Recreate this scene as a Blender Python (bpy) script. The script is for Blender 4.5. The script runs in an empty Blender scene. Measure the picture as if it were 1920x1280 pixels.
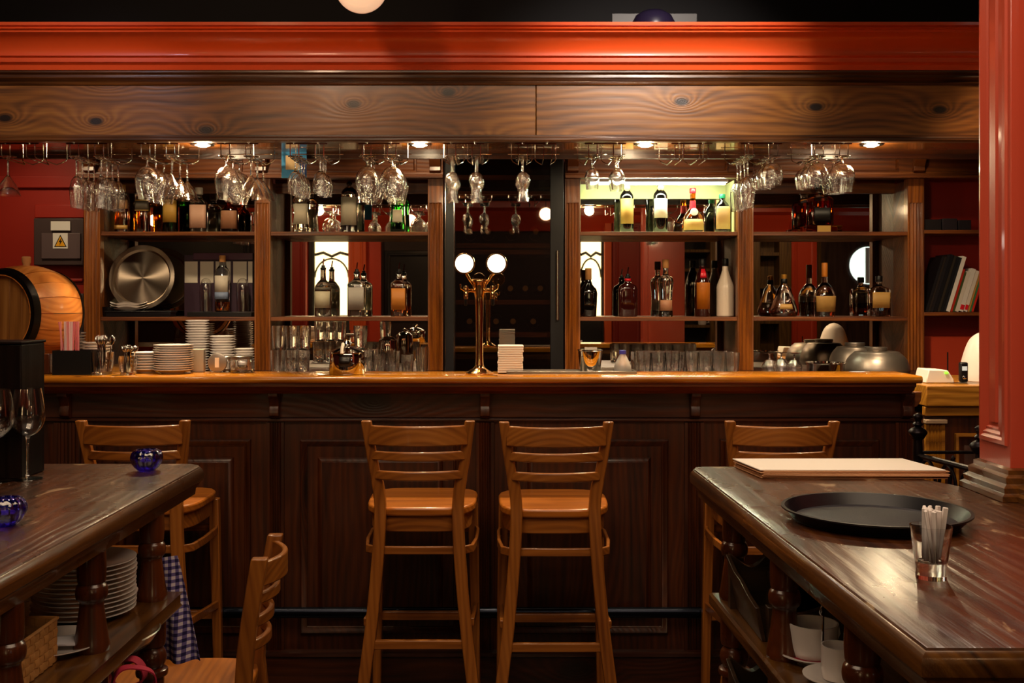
import bpy, math, random
from mathutils import Vector, Matrix, Euler
random.seed(7)
C = bpy.context.scene.collection
sc = bpy.context.scene
PI = math.pi
F = 2000.0; VX = 940.0; VY = 568.0; EYE = 1.5
def X(px, d): return (px - VX) * d / F
def Z(py, d): return EYE - (py - VY) * d / F
# ------------------------------------------------------------------ camera
cam = bpy.data.cameras.new('camera'); co = bpy.data.objects.new('camera', cam); C.objects.link(co)
co.location = (0, 0, EYE); co.rotation_euler = (PI / 2, 0, 0)
cam.sensor_width = 36; cam.lens = F / 1920 * 36; cam.shift_x = (960 - VX) / 1920; cam.shift_y = -(640 - VY) / 1920
cam.clip_start = 0.05
sc.camera = co
sc.view_settings.view_transform = 'Standard'; sc.view_settings.look = 'None'
sc.view_settings.gamma = 1; sc.view_settings.use_curve_mapping = False
sc.view_settings.exposure = .88
cy = sc.cycles
cy.use_denoising = True; cy.max_bounces = 14; cy.transmission_bounces = 12; cy.glossy_bounces = 6
cy.diffuse_bounces = 3; cy.transparent_max_bounces = 12; cy.caustics_reflective = False; cy.caustics_refractive = False
cy.sample_clamp_indirect = 16
# ------------------------------------------------------------------ world + large lights
w = bpy.data.worlds.new('world'); sc.world = w; w.use_nodes = True
w.node_tree.nodes['Background'].inputs[0].default_value = (1.0, .8, .6, 1); w.node_tree.nodes['Background'].inputs[1].default_value = .0
def light(name, kind, loc, power, col, aim=None, size=.1, angle=60, blend=.6, sy=None):
    l = bpy.data.lights.new(name, kind); l.energy = power; l.color = col
    if kind == 'SPOT': l.spot_size = math.radians(angle); l.spot_blend = blend; l.shadow_soft_size = size
    elif kind == 'POINT': l.shadow_soft_size = size
    elif kind == 'AREA':
        l.size = size
        if sy: l.shape = 'RECTANGLE'; l.size_y = sy
    o = bpy.data.objects.new(name, l); C.objects.link(o); o.location = loc
    if aim: o.rotation_euler = (Vector(aim) - Vector(loc)).to_track_quat('-Z', 'Y').to_euler()
    return o
WARM = (1, .72, .42); NEUT = (1, .86, .68); COOL = (.9, .88, 1)
light('beam_spot', 'SPOT', (.7, 2.9, 2.98), 85, (1, .86, .74), (.62, 4.2, 2.34), .05, 56, 1)
light('beam_spot_left', 'SPOT', (-1.65, 2.8, 2.95), 14, (.85, .82, 1), (-1.7, 4.2, 2.28), .05, 44, 1)
light('cornice_wash_left', 'SPOT', (-1.0, 2.3, 2.9), 22, (1, .62, .38), (-1.0, 4.2, 2.45), .1, 100, 1)
light('stool_spot', 'SPOT', (.0, 3.45, 2.95), 22, WARM, (0, 3.95, .8), .04, 62, .8)
light('stool_spot_left', 'SPOT', (-1.35, 3.35, 2.95), 14, WARM, (-1.35, 3.9, .8), .04, 48, .8)
light('stool_spot_right', 'SPOT', (1.15, 3.35, 2.95), 14, WARM, (1.1, 3.9, .9), .04, 48, .8)
light('table_spot_right', 'SPOT', (.9, 3.2, 2.95), 26, (1, .78, .6), (.8, 2.2, 1.05), .06, 62, 1)
light('table_spot_left', 'SPOT', (-1.1, 3.2, 2.95), 22, (1, .78, .6), (-1.1, 2.1, 1.05), .06, 62, 1)
light('pillar_spot', 'SPOT', (.2, .9, 2.9), 20, (1, .72, .6), (1.2, 2.5, 1.7), .15, 60, 1)
light('room_fill', 'AREA', (0, 1.3, 3.06), 26, (1, .74, .5), None, 3.0, sy=1.6)
for _x, _p in ((-1.9, 7), (-.6, 6), (.7, 7), (1.7, 7)):
    light('front_fill_spot', 'SPOT', (_x, 1.9, 3.0), _p, (1, .7, .42), (_x, 4.0, .9), .06, 66, 1)  # added soft front fill for stools and counter, no real fittings
for _x in (-1.7, -.9, -.1, .7, 1.45):
    light('bar_edge_spot', 'SPOT', (_x, 3.3, 3.02), 15, (1, .8, .5), (_x, 3.98, 1.23), .03, 40, .8)  # added to draw a highlight along the rounded bar edge
light('paper_spot', 'SPOT', (.75, 2.4, 3.0), 12, (1, .86, .7), (.82, 2.85, 1.05), .05, 22, .8)  # added narrow light that only brightens the paper stack
for _x, _p in ((-4.2, 6), (-2.4, 26), (1.1, 14), (3.6, 20)):
    light('rear_room_spot', 'SPOT', (_x, -1.0, 3.0), _p, (1, .72, .45), (_x, -3, 1.5), .08, 75, 1)  # added fill for the rear wall seen in the mirrors
for _x in (-2.3, -1.35, -.35, .75, 1.75):
    light('aisle_fill_spot', 'SPOT', (_x, 4.72, 2.58), 15, (1, .74, .44), (_x, 5.45, 1.3), .04, 95, .9)  # added fill behind the beam to brighten the back bar
light('side_wall_light', 'SPOT', (2.0, 3.6, 2.9), 26, (1, .62, .35), (2.05, 4.6, 1.0), .05, 50, .7)
# ------------------------------------------------------------------ materials
def lin(h):
    if isinstance(h, tuple): return (*h, 1)
    r = [int(h[i:i + 2], 16) / 255 for i in (0, 2, 4)]
    return tuple((c / 12.92 if c <= .04045 else ((c + .055) / 1.055) ** 2.4) for c in r) + (1,)
def nt(name):
    m = bpy.data.materials.new(name); m.use_nodes = True
    return m, m.node_tree.nodes, m.node_tree.links, m.node_tree.nodes['Principled BSDF']
def mat(name, col, rough=.5, metal=0, coat=0, trans=0, ior=1.45, emit=None, es=0, bump=0, bs=60, alpha=1, var=0):
    m, N, L, P = nt(name)
    P.inputs['Base Color'].default_value = lin(col); P.inputs['Roughness'].default_value = rough
    P.inputs['Metallic'].default_value = metal; P.inputs['Coat Weight'].default_value = coat; P.inputs['Coat Roughness'].default_value = .08
    P.inputs['Transmission Weight'].default_value = trans; P.inputs['IOR'].default_value = ior
    if emit: P.inputs['Emission Color'].default_value = lin(emit); P.inputs['Emission Strength'].default_value = es
    tc = N.new('ShaderNodeTexCoord'); nz = N.new('ShaderNodeTexNoise'); nz.inputs['Scale'].default_value = bs
    L.new(tc.outputs['Object'], nz.inputs['Vector'])
    if bump:
        b = N.new('ShaderNodeBump'); b.inputs['Strength'].default_value = bump; b.inputs['Distance'].default_value = .002
        L.new(nz.outputs['Fac'], b.inputs['Height']); L.new(b.outputs['Normal'], P.inputs['Normal'])
    if var:
        mx = N.new('ShaderNodeMix'); mx.data_type = 'RGBA'; mx.blend_type = 'MULTIPLY'; mx.inputs['Factor'].default_value = var
        mx.inputs['A'].default_value = lin(col); nz2 = N.new('ShaderNodeTexNoise'); nz2.inputs['Scale'].default_value = bs * .25
        L.new(tc.outputs['Object'], nz2.inputs['Vector']); L.new(nz2.outputs['Fac'], mx.inputs['B']); L.new(mx.outputs['Result'], P.inputs['Base Color'])
    return m
def wood(name, dark, mid, light_, axis='X', rough=.35, coat=.3, freq=26, knots=0.0, bump=.18, wear=0, kdark='1c0c04', seed=0.0, cr=.12, rw=.16):
    """procedural pine: growth rings across the grain axis, bent round knots"""
    m, N, L, P = nt(name)
    def math_(op, a, b=None, c=None):
        n = N.new('ShaderNodeMath'); n.operation = op
        for i, v in enumerate((a, b, c)):
            if v is None: continue
            if isinstance(v, (int, float)): n.inputs[i].default_value = v
            else: L.new(v, n.inputs[i])
        return n.outputs[0]
    tc = N.new('ShaderNodeTexCoord'); oi = N.new('ShaderNodeObjectInfo')
    ad = N.new('ShaderNodeVectorMath'); ad.operation = 'MULTIPLY_ADD'
    L.new(oi.outputs['Random'], ad.inputs[0]); ad.inputs[1].default_value = (3.1, 3.7, 2.9); 
    of = N.new('ShaderNodeVectorMath'); of.operation = 'ADD'; L.new(tc.outputs['Object'], of.inputs[0]); of.inputs[1].default_value = (seed, seed * .7, seed * .3)
    L.new(of.outputs[0], ad.inputs[2])
    s = N.new('ShaderNodeSeparateXYZ'); L.new(ad.outputs[0], s.inputs[0])
    ax = {'X': 0, 'Y': 1, 'Z': 2}[axis]
    al = s.outputs[ax]; o1, o2 = [s.outputs[i] for i in range(3) if i != ax]
    cross = math_('ADD', o1, math_('MULTIPLY', o2, .83))
    def vec(a, b, c=0.0):
        n = N.new('ShaderNodeCombineXYZ')
        for i, v in enumerate((a, b, c)):
            if isinstance(v, (int, float)): n.inputs[i].default_value = v
            else: L.new(v, n.inputs[i])
        return n.outputs[0]
    def noise(v, sc_, det=3, dist=0):
        n = N.new('ShaderNodeTexNoise'); n.inputs['Scale'].default_value = sc_; n.inputs['Detail'].default_value = det; n.inputs['Distortion'].default_value = dist
        L.new(v, n.inputs['Vector']); return n.outputs['Fac']
    big = noise(vec(math_('MULTIPLY', al, .9), math_('MULTIPLY', cross, 4)), 1.6, 2)
    t = math_('MULTIPLY', cross, freq * 5.5)
    t = math_('MULTIPLY_ADD', big, 26.0, t)
    kmask = None
    if knots:
        v = N.new('ShaderNodeTexVoronoi'); v.voronoi_dimensions = '2D'; v.inputs['Scale'].default_value = knots
        L.new(vec(math_('MULTIPLY', al, .45), cross), v.inputs['Vector'])
        kd = v.outputs['Distance']
        e = math_('POWER', 2.718, math_('MULTIPLY', kd, -9.0))
        t = math_('MULTIPLY_ADD', e, 48.0, t)
        kmask = math_('SMOOTH_MIN', 1.0, math_('MULTIPLY', math_('MAXIMUM', math_('SUBTRACT', .07, kd), 0.0), 30.0), .1)
        kmask = math_('MAXIMUM', kmask, 0.0)
    ring = math_('MULTIPLY_ADD', math_('SINE', t), .5, .5)
    fine = noise(vec(math_('MULTIPLY', al, 6), math_('MULTIPLY', cross, 160)), 1.0, 3)
    streak = noise(vec(math_('MULTIPLY', al, 1.3), math_('MULTIPLY', cross, 14), o2), 1.5, 3, .4)
    f = math_('ADD', math_('MULTIPLY', ring, rw), math_('ADD', math_('MULTIPLY', fine, .3), math_('MULTIPLY', streak, .75)))
    cr_ = N.new('ShaderNodeValToRGB'); L.new(math_('SUBTRACT', f, .14), cr_.inputs[0])
    e0 = cr_.color_ramp.elements; e0[0].position = .2; e0[0].color = lin(dark); e0[1].position = .85; e0[1].color = lin(light_)
    em = e0.new(.5); em.color = lin(mid)
    col = cr_.outputs[0]
    if kmask is not None:
        mx = N.new('ShaderNodeMix'); mx.data_type = 'RGBA'; L.new(kmask, mx.inputs['Factor']); L.new(col, mx.inputs['A']); mx.inputs['B'].default_value = lin(kdark); col = mx.outputs['Result']
    if wear:
        wn = noise(vec(math_('MULTIPLY', al, 5), math_('MULTIPLY', cross, 11)), 1.0, 6, .6)
        wm = math_('MULTIPLY', math_('MAXIMUM', math_('SUBTRACT', wn, .63), 0.0), wear * 14)
        wm = math_('MINIMUM', wm, 1.0)
        mx = N.new('ShaderNodeMix'); mx.data_type = 'RGBA'; L.new(wm, mx.inputs['Factor']); L.new(col, mx.inputs['A']); mx.inputs['B'].default_value = lin('b09470'); col = mx.outputs['Result']
    L.new(col, P.inputs['Base Color'])
    P.inputs['Coat Weight'].default_value = coat; P.inputs['Coat Roughness'].default_value = cr
    rn = noise(tc.outputs['Object'], 7.0, 4); L.new(math_('MULTIPLY_ADD', rn, .25, rough - .12), P.inputs['Roughness'])
    b = N.new('ShaderNodeBump'); b.inputs['Strength'].default_value = bump; b.inputs['Distance'].default_value = .0015
    L.new(math_('ADD', ring, fine), b.inputs['Height']); L.new(b.outputs['Normal'], P.inputs['Normal'])
    return m
W_BEAM = wood('beam_pine', '3c1e06', '82501a', 'ac7630', 'X', .38, .3, 46, 4.2, .12, seed=1.3, rw=.15)
W_BEAMM = wood('beam_moulding_pine', '241004', '55300f', '7a4a1c', 'X', .34, .3, 60, 0, .2)
W_CTR = wood('counter_dark_pine_upright', '1a0801', '3c1804', '562808', 'Z', .42, .12, 40, 1.6, .25)
W_CTRX = wood('counter_dark_pine_level', '1a0801', '381504', '502406', 'X', .42, .12, 40, 1.6, .25)
W_NOSE = wood('bar_top_honey_pine', '7a3e08', 'b8721a', 'd89a30', 'X', .2, .8, 30, 0, .15, cr=.06)
W_BACK = wood('back_bar_pine_upright', '42200a', '80440f', 'a0601c', 'Z', .4, .25, 50, 0, .25)
W_BACKX = wood('back_bar_pine_level', '38180a', '6e3810', '8c521c', 'X', .45, .08, 50, 0, .25)
W_STOOL = wood('stool_beech', '6e3a12', '9c5c22', 'b8742e', 'Z', .34, .35, 60, 0, .12)
W_STOOLX = wood('stool_beech_level', '6e3a12', '9c5c22', 'bb7630', 'X', .34, .35, 60, 0, .12)
W_SEAT = wood('stool_seat_beech', '8a4a14', 'b56820', 'cc7e2c', 'X', .32, .5, 40, 0, .1)
W_TABLE = wood('table_dark_pine', '220e04', '4c260c', '683c16', 'Y', .28, .85, 34, 1.1, .6, wear=1.6, cr=.26)
W_TEDGE = wood('table_edge_pine', '2a1506', '5c3610', '7d501a', 'Y', .3, .6, 40, 0, .3, cr=.12)
W_TLEG = wood('table_turned_pine', '2a1005', '57270c', '733a14', 'Z', .28, .6, 26, 0, .12)
W_TSHELF = wood('table_shelf_pine', '281405', '5b3813', '79531f', 'Y', .3, .5, 34, 0, .2)
W_SIDE = wood('side_counter_pine', '5a3208', 'a0681a', 'bf882c', 'X', .4, .3, 34, 1.3, .3)
W_BARREL = wood('barrel_oak', '9a4a14', 'c87a34', 'dc9650', 'Y', .4, .2, 60, 0, .2)
W_BHEAD = wood('barrel_head_pine', '5a3414', '8a5a2a', 'a87840', 'Z', .45, .1, 22, 0, .35)
W_DARKBOX = wood('dark_box_wood', '080201', '120603', '1c0a05', 'Z', .5, .08, 30)
W_DARKBOX.node_tree.nodes['Principled BSDF'].inputs['Specular IOR Level'].default_value = .1
W_RACK = wood('dark_rack_wood', '1a0e08', '33200f', '45301c', 'X', .45, .2, 30)
W_REAR = wood('rear_cabinet_wood', '3a2408', '6a4a18', '85622a', 'Z', .5, .1, 26, 0, .2)
RED = mat('red_paint', 'd2482a', .34, coat=.25, bump=.15, bs=300)
REDD = mat('red_wall_paint', '8c1806', .5, bump=.1, bs=200)
BLACKC = mat('black_ceiling_paint', '030206', .8)
DARK = mat('dark_lining', '0c0604', .5)
FLOOR = wood('floor_dark_boards', '180c06', '301a0c', '422612', 'Y', .4, .3, 20)
CHROME = mat('chrome_wire', 'd8d0c8', .12, 1)
STEEL = mat('brushed_steel', 'b0a8a0', .28, 1, bump=.1, bs=300)
STEELM = mat('polished_steel', 'd0ccc8', .07, 1)
DOME = mat('satin_metal_dome', '8a8078', .38, .85)
GOLD = mat('polished_brass', 'f4cc90', .12, 1)
def glassy(name, col, ior=1.5, k=.07, bump=.12, bs=70):
    m, N, L, P = nt(name)
    P.inputs['Base Color'].default_value = lin(col); P.inputs['Roughness'].default_value = 0; P.inputs['Transmission Weight'].default_value = 1; P.inputs['IOR'].default_value = ior
    g = N.new('ShaderNodeBsdfGlossy'); g.inputs['Roughness'].default_value = .06; g.inputs['Color'].default_value = (1, .97, .93, 1)
    mx = N.new('ShaderNodeMixShader'); mx.inputs[0].default_value = k
    tc = N.new('ShaderNodeTexCoord'); nz = N.new('ShaderNodeTexNoise'); nz.inputs['Scale'].default_value = bs; L.new(tc.outputs['Object'], nz.inputs['Vector'])
    b = N.new('ShaderNodeBump'); b.inputs['Strength'].default_value = bump; b.inputs['Distance'].default_value = .004
    L.new(nz.outputs['Fac'], b.inputs['Height']); L.new(b.outputs['Normal'], g.inputs['Normal'])
    L.new(P.outputs[0], mx.inputs[1]); L.new(g.outputs[0], mx.inputs[2]); L.new(mx.outputs[0], N['Material Output'].inputs[0])
    return m
GLASS = glassy('clear_glass', 'ffffff', k=.05)
GLASSC = glassy('stemware_glass', 'ffffff', 1.5, .08, .6, 90)
COBALT = glassy('cobalt_glass', '2c18d0', 1.5, .12, .4, 120)
GLASSW = glassy('thin_wine_glass', 'ffffff', 1.45, .05, 0)
GLASSP = mat('pane_glass', 'ffffff', 0, trans=1, ior=1.1)
MIRROR = mat('mirror_silver', 'd8d0c4', .012, 1)
BLACKM = mat('black_metal', '100c10', .35, .6)
IRON = mat('wrought_iron', '181014', .38, .7, bump=.3, bs=150)
RAIL = mat('foot_rail_blue_black', '141824', .25, .8, bump=.2, bs=40)
BLACKP = mat('black_plastic', '0c0a0e', .35)
PORC = mat('white_porcelain', 'e8e0dc', .12, coat=.6)
PAPER = mat('cream_paper', 'efe4d4', .8)
PAPERB = mat('brown_paper', 'c89468', .85)
NAPK = mat('white_napkin_paper', 'f0e4d8', .85, bump=.3)
WHITE = mat('white_plastic', 'd8d4d0', .4)
CORK = mat('cork', 'b88048', .8, bump=.4, bs=200)
WICKER = mat('woven_straw', 'dc9c58', .55, bump=.6, bs=90, var=.5)
STRAP = mat('red_webbing', 'a8203c', .7, bump=.5, bs=500)
CLOTHW = mat('white_cloth', 'd0ccd4', .9, bump=.2)
BULB = mat('lamp_lens_glow', 'ffffff', .3, emit='ffe0a8', es=120)
MEDAL = mat('lit_medallion', 'ffffff', .3, emit='fff4e8', es=6)
GLOBE = mat('globe_lamp_glass', 'e8c8b0', .25, coat=.8, emit='e8b890', es=.55)
STRIP = mat('light_strip_glow', 'ffffff', .3, emit='f4ffd8', es=42)
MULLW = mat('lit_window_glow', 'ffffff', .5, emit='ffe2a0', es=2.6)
PORTH = mat('lit_porthole_glow', 'ffffff', .5, emit='d8f4f0', es=1.6)
PALE = mat('pale_strip_light_tint', 'c8c890', .5)
# ------------------------------------------------------------------ mesh builder
class B:
    def __init__(s): s.v = []; s.f = []; s.sm = []
    def add(s, vs, fs, smooth=False):
        n = len(s.v); s.v += [tuple(v) for v in vs]; s.f += [tuple(i + n for i in f) for f in fs]; s.sm += [smooth] * len(fs); return s
    def box(s, x0, x1, y0, y1, z0, z1):
        return s.add([(x0, y0, z0), (x1, y0, z0), (x1, y1, z0), (x0, y1, z0), (x0, y0, z1), (x1, y0, z1), (x1, y1, z1), (x0, y1, z1)],
                     [(0, 3, 2, 1), (4, 5, 6, 7), (0, 1, 5, 4), (1, 2, 6, 5), (2, 3, 7, 6), (3, 0, 4, 7)])
    def loops(s, L, caps=True, smooth=True, closed=False):
        n = len(L[0]); vs = [p for l in L for p in l]; fs = []
        for i in range(len(L) - (0 if closed else 1)):
            j = (i + 1) % len(L)
            for k in range(n):
                k2 = (k + 1) % n; fs.append((i * n + k, i * n + k2, j * n + k2, j * n + k))
        s.add(vs, fs, smooth)
        if caps and not closed:
            s.add(L[0], [tuple(range(n))[::-1]]); s.add(L[-1], [tuple(range(n))])
        return s
    def lathe(s, prof, n=24, c=(0, 0, 0), ribs=(0, 0), axis='Z', caps=True, smooth=True):
        L = []
        for r, z in prof:
            l = []
            for k in range(n):
                a = 2 * PI * k / n; rr = max(r, .00005) * (1 + ribs[0] * math.cos(ribs[1] * a))
                p = (rr * math.cos(a), rr * math.sin(a), z)
                if axis == 'Y': p = (p[0], z, -p[1])
                if axis == 'X': p = (z, p[0], p[1])
                l.append((p[0] + c[0], p[1] + c[1], p[2] + c[2]))
            L.append(l)
        return s.loops(L, caps, smooth)
    def tube(s, pts, r, n=8, closed=False, radii=None):
        P_ = [Vector(p) for p in pts]; m = len(P_); L = []; up = None
        for i in range(m):
            if closed: t = (P_[(i + 1) % m] - P_[i - 1]).normalized()
            else: t = (P_[min(i + 1, m - 1)] - P_[max(i - 1, 0)]).normalized()
            if up is None: up = Vector((0, 0, 1)) if abs(t.z) < .9 else Vector((1, 0, 0))
            a = t.cross(up).normalized(); b = a.cross(t).normalized(); up = b
            rr = radii[i] if radii else r
            L.append([tuple(P_[i] + a * rr * math.cos(2 * PI * k / n) + b * rr * math.sin(2 * PI * k / n)) for k in range(n)])
        return s.loops(L, True, True, closed)
    def vsweep(s, pts):        # (x,y,z,wx,wy) rectangular post
        return s.loops([[(x - a / 2, y - b / 2, z), (x + a / 2, y - b / 2, z), (x + a / 2, y + b / 2, z), (x - a / 2, y + b / 2, z)] for x, y, z, a, b in pts], True, False)
    def hsweep(s, pts, closed=False):        # (x,y,z,h,t) bent rail
        L = []; m = len(pts)
        for i, (x, y, z, h, t) in enumerate(pts):
            p0 = pts[i - 1] if (closed or i) else pts[0]; p1 = pts[(i + 1) % m] if (closed or i < m - 1) else pts[-1]
            d = Vector((p1[0] - p0[0], p1[1] - p0[1], 0)).normalized(); n_ = Vector((-d.y, d.x, 0)) * t / 2
            L.append([(x - n_.x, y - n_.y, z - h / 2), (x + n_.x, y + n_.y, z - h / 2), (x + n_.x, y + n_.y, z + h / 2), (x - n_.x, y - n_.y, z + h / 2)])
        return s.loops(L, True, False, closed)
    def prism(s, pts, plane, a, b):
        def q(p, t): return {'yz': (t, p[0], p[1]), 'xz': (p[0], t, p[1]), 'xy': (p[0], p[1], t)}[plane]
        return s.loops([[q(p, a) for p in pts], [q(p, b) for p in pts]], True, False)
    def loft(s, secs, n=28, arc=None, off=0, cx=0, cy_=0):
        L = []
        for z, rx, ry, p in secs:
            l = []
            rng = [2 * PI * k / n for k in range(n)] if arc is None else [arc[0] + (arc[1] - arc[0]) * k / (n - 1) for k in range(n)]
            for a in rng:
                c_, s_ = math.cos(a), math.sin(a)
                r = (abs(c_) ** p + abs(s_) ** p) ** (-1 / p)
                l.append((cx + (rx + off) * r * c_, cy_ + (ry + off) * r * s_, z))
            L.append(l)
        if arc is None: return s.loops(L, True, True)
        vs = [p for l in L for p in l]; fs = []
        for i in range(len(L) - 1):
            for k in range(n - 1): fs.append((i * n + k, i * n + k + 1, (i + 1) * n + k + 1, (i + 1) * n + k))
        return s.add(vs, fs, True)
    def ring(s, x0, x1, z0, z1, y, prof):     # mitred frame: prof of (inset, proud)
        L = [[(x0 + i, y - p, z0 + i), (x1 - i, y - p, z0 + i), (x1 - i, y - p, z1 - i), (x0 + i, y - p, z1 - i)] for i, p in prof]
        return s.loops(L, False, False)
def wloc(o):
    v = Vector((0, 0, 0))
    while o: v += o.location; o = o.parent
    return v
def obj(name, b, m, parent=None, bevel=0, seg=2, kind=None, label=None, solid=0):
    me = bpy.data.meshes.new(name); off = wloc(parent) if parent else Vector((0, 0, 0))
    me.from_pydata([(v[0] - off.x, v[1] - off.y, v[2] - off.z) for v in b.v], [], b.f)
    me.polygons.foreach_set('use_smooth', b.sm)
    import bmesh
    bm = bmesh.new(); bm.from_mesh(me); bmesh.ops.remove_doubles(bm, verts=bm.verts, dist=1e-5); bmesh.ops.recalc_face_normals(bm, faces=bm.faces); bm.to_mesh(me); bm.free()
    me.set_sharp_from_angle(angle=math.radians(38))
    me.materials.append(m)
    o = bpy.data.objects.new(name, me); C.objects.link(o)
    if parent: o.parent = parent
    if bevel:
        md = o.modifiers.new('bevel', 'BEVEL'); md.width = bevel; md.segments = seg; md.limit_method = 'ANGLE'; md.angle_limit = math.radians(40)
    if solid:
        md = o.modifiers.new('solid', 'SOLIDIFY'); md.thickness = solid; md.offset = 1
    if kind: o['kind'] = kind
    if label: o['label'] = label
    return o
def tag(o, label, cat, group=None):
    o['label'] = label; o['category'] = cat
    if group: o['group'] = group
    return o
def thing(name, label, cat, loc=(0, 0, 0), group=None):
    o = bpy.data.objects.new(name, None); C.objects.link(o); o.location = loc; o.empty_display_size = .05
    return tag(o, label, cat, group)
def dup(root, loc, rot=(0, 0, 0), label=None, group=None, scale=None):
    def cp(o, par):
        c = o.copy(); C.objects.link(c)
        if par: c.parent = par
        for ch in kids.get(o.name, []): cp(ch, c)
        return c
    kids = {}
    def walk(o):
        kids[o.name] = list(o.children)
        for c in o.children: walk(c)
    walk(root)
    r = cp(root, None); r.location = loc; r.rotation_euler = rot
    if label: r['label'] = label
    if group: r['group'] = group
    if scale: r.scale = scale
    return r
class Proto:                       # the first use moves the thing itself, later uses copy it
    def __init__(s, root): s.root = root; s.used = False
    def put(s, loc, rot=(0, 0, 0), label=None, group=None, scale=None):
        if not s.used:
            s.used = True; r = s.root; r.location = loc; r.rotation_euler = rot
            if label: r['label'] = label
            if group: r['group'] = group
            if scale: r.scale = scale
            return r
        return dup(s.root, loc, rot, label, group, scale)
ORD = ['first', 'second', 'third', 'fourth', 'fifth', 'sixth', 'seventh', 'eighth', 'ninth', 'tenth', 'eleventh', 'twelfth', 'thirteenth', 'fourteenth']
def lerp(a, b, t): return a + (b - a) * t
def fluted(b, x0, x1, y, dep, z0, z1, n, g=.006, edge=.15):
    wd = x1 - x0; pts = [(x0, y + dep), (x0, y)]; e = wd * edge; cw = (wd - 2 * e) / n
    for i in range(n):
        a = x0 + e + i * cw
        for t in (0.08, .2, .5, .8, .92): pts.append((a + cw * t, y + g * math.sin(PI * (t - .08) / .84)))
    pts += [(x1, y), (x1, y + dep)]
    b.prism(pts, 'xy', z0, z1)
# ================================================================== SETTING
def struct(name, b, m, bevel=0, label=None, seg=2):
    return obj(name, b, m, None, bevel, seg, 'structure', label)
struct('floor', B().box(-6.3, 6.3, -3.2, 6.2, -.1, 0), FLOOR)
struct('ceiling', B().box(-6.3, 6.3, -3.2, 6.2, 3.1, 3.2), BLACKC)
struct('wall_back', B().box(-6.3, 6.3, 5.92, 6.02, 0, 3.1), REDD)
struct('wall_left', B().box(-6.3, -6.2, -3.2, 6.0, 0, 3.1), REDD)
struct('wall_right', B().box(6.2, 6.3, -3.2, 6.0, 0, 3.1), REDD)
struct('wall_rear', B().box(-6.3, 6.3, -3.1, -3.0, 0, 3.1), mat('brown_rear_wall', '2c120a', .5))
struct('trim_4', B().box(-4.5, 4.5, 4.62, 4.66, 2.6, 3.1), BLACKC, 0, 'dark bulkhead above the beam')
# red wall left of the back bar, with panel trim
wl = struct('wall_bar_left', B().box(-4.2, X(157, 5.5), 5.5, 5.6, 0, 3.1), REDD)
b = B()
b.box(-4.2, X(157, 5.5) - .001, 5.48, 5.5, Z(352, 5.48), Z(330, 5.48))
b.box(-4.2, X(157, 5.5) - .001, 5.485, 5.5, Z(528, 5.48), Z(522, 5.48))
struct('trim_2', b, REDD, .004)
# ---- red cornice
cy0 = 4.2
prof = [(4.2, 2.41), (4.165, 2.41), (4.16, 2.428), (4.15, 2.434), (4.143, 2.436), (4.142, 2.452), (4.128, 2.457), (4.13, 2.470), (4.122, 2.49), (4.105, 2.51), (4.085, 2.523), (4.06, 2.531), (4.058, 2.538), (4.045, 2.541), (4.05, 2.549), (4.036, 2.552), (4.034, 2.563), (4.06, 2.566), (4.2, 2.566)]
struct('trim_1', B().prism(prof, 'yz', -3.9, 3.4), mat('orange_red_cornice_paint', 'd8501e', .38, coat=.25), 0, 'red painted cornice above the wooden beam')
# ---- overhead beam
bt = thing('canopy_beam', 'wide knotty pine beam running above the bar under the red cornice', 'beam', (0, 4.2, 2.14))
zb0, zb1 = 2.156, 2.361
jx = X(1005, 4.2)
obj('fascia_board', B().box(-3.9, jx - .0012, 4.2, 4.235, zb0, zb1), W_BEAM, bt, .002)
obj('fascia_board', B().box(jx + .0012, 3.4, 4.2, 4.235, zb0, zb1), W_BEAM, bt, .002, label='paler knotty right half of the beam front')
um = [(4.235, zb1 - .004), (4.193, zb1 - .004), (4.19, zb1 + .004), (4.197, zb1 + .01), (4.19, zb1 + .016), (4.18, zb1 + .022), (4.182, zb1 + .034), (4.17, zb1 + .04), (4.17, zb1 + .05), (4.235, zb1 + .05)]
obj('upper_moulding', B().prism(um, 'yz', -3.9, 3.4), W_BEAMM, bt, .001)
lm = [(4.235, 2.135), (4.196, 2.135), (4.19, 2.14), (4.19, 2.15), (4.197, 2.154), (4.197, 2.162), (4.235, 2.162)]
obj('lower_moulding', B().prism(lm, 'yz', -3.9, 3.4), W_BEAMM, bt, .001)
W_SOF = wood('soffit_varnished_pine', '3a1a06', '80481a', 'a0622a', 'X', .22, .7, 50, 0, .15, cr=.07)
obj('soffit_board', B().box(-3.9, 3.4, 4.235, 4.58, 2.14, 2.16), W_SOF, bt)
obj('back_board', B().box(-3.9, 3.4, 4.58, 4.6, 2.12, 2.6), W_CTRX, bt)
obj('top_board', B().box(-3.9, 3.4, 4.2, 4.6, 2.57, 2.59), DARK, bt)
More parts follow.
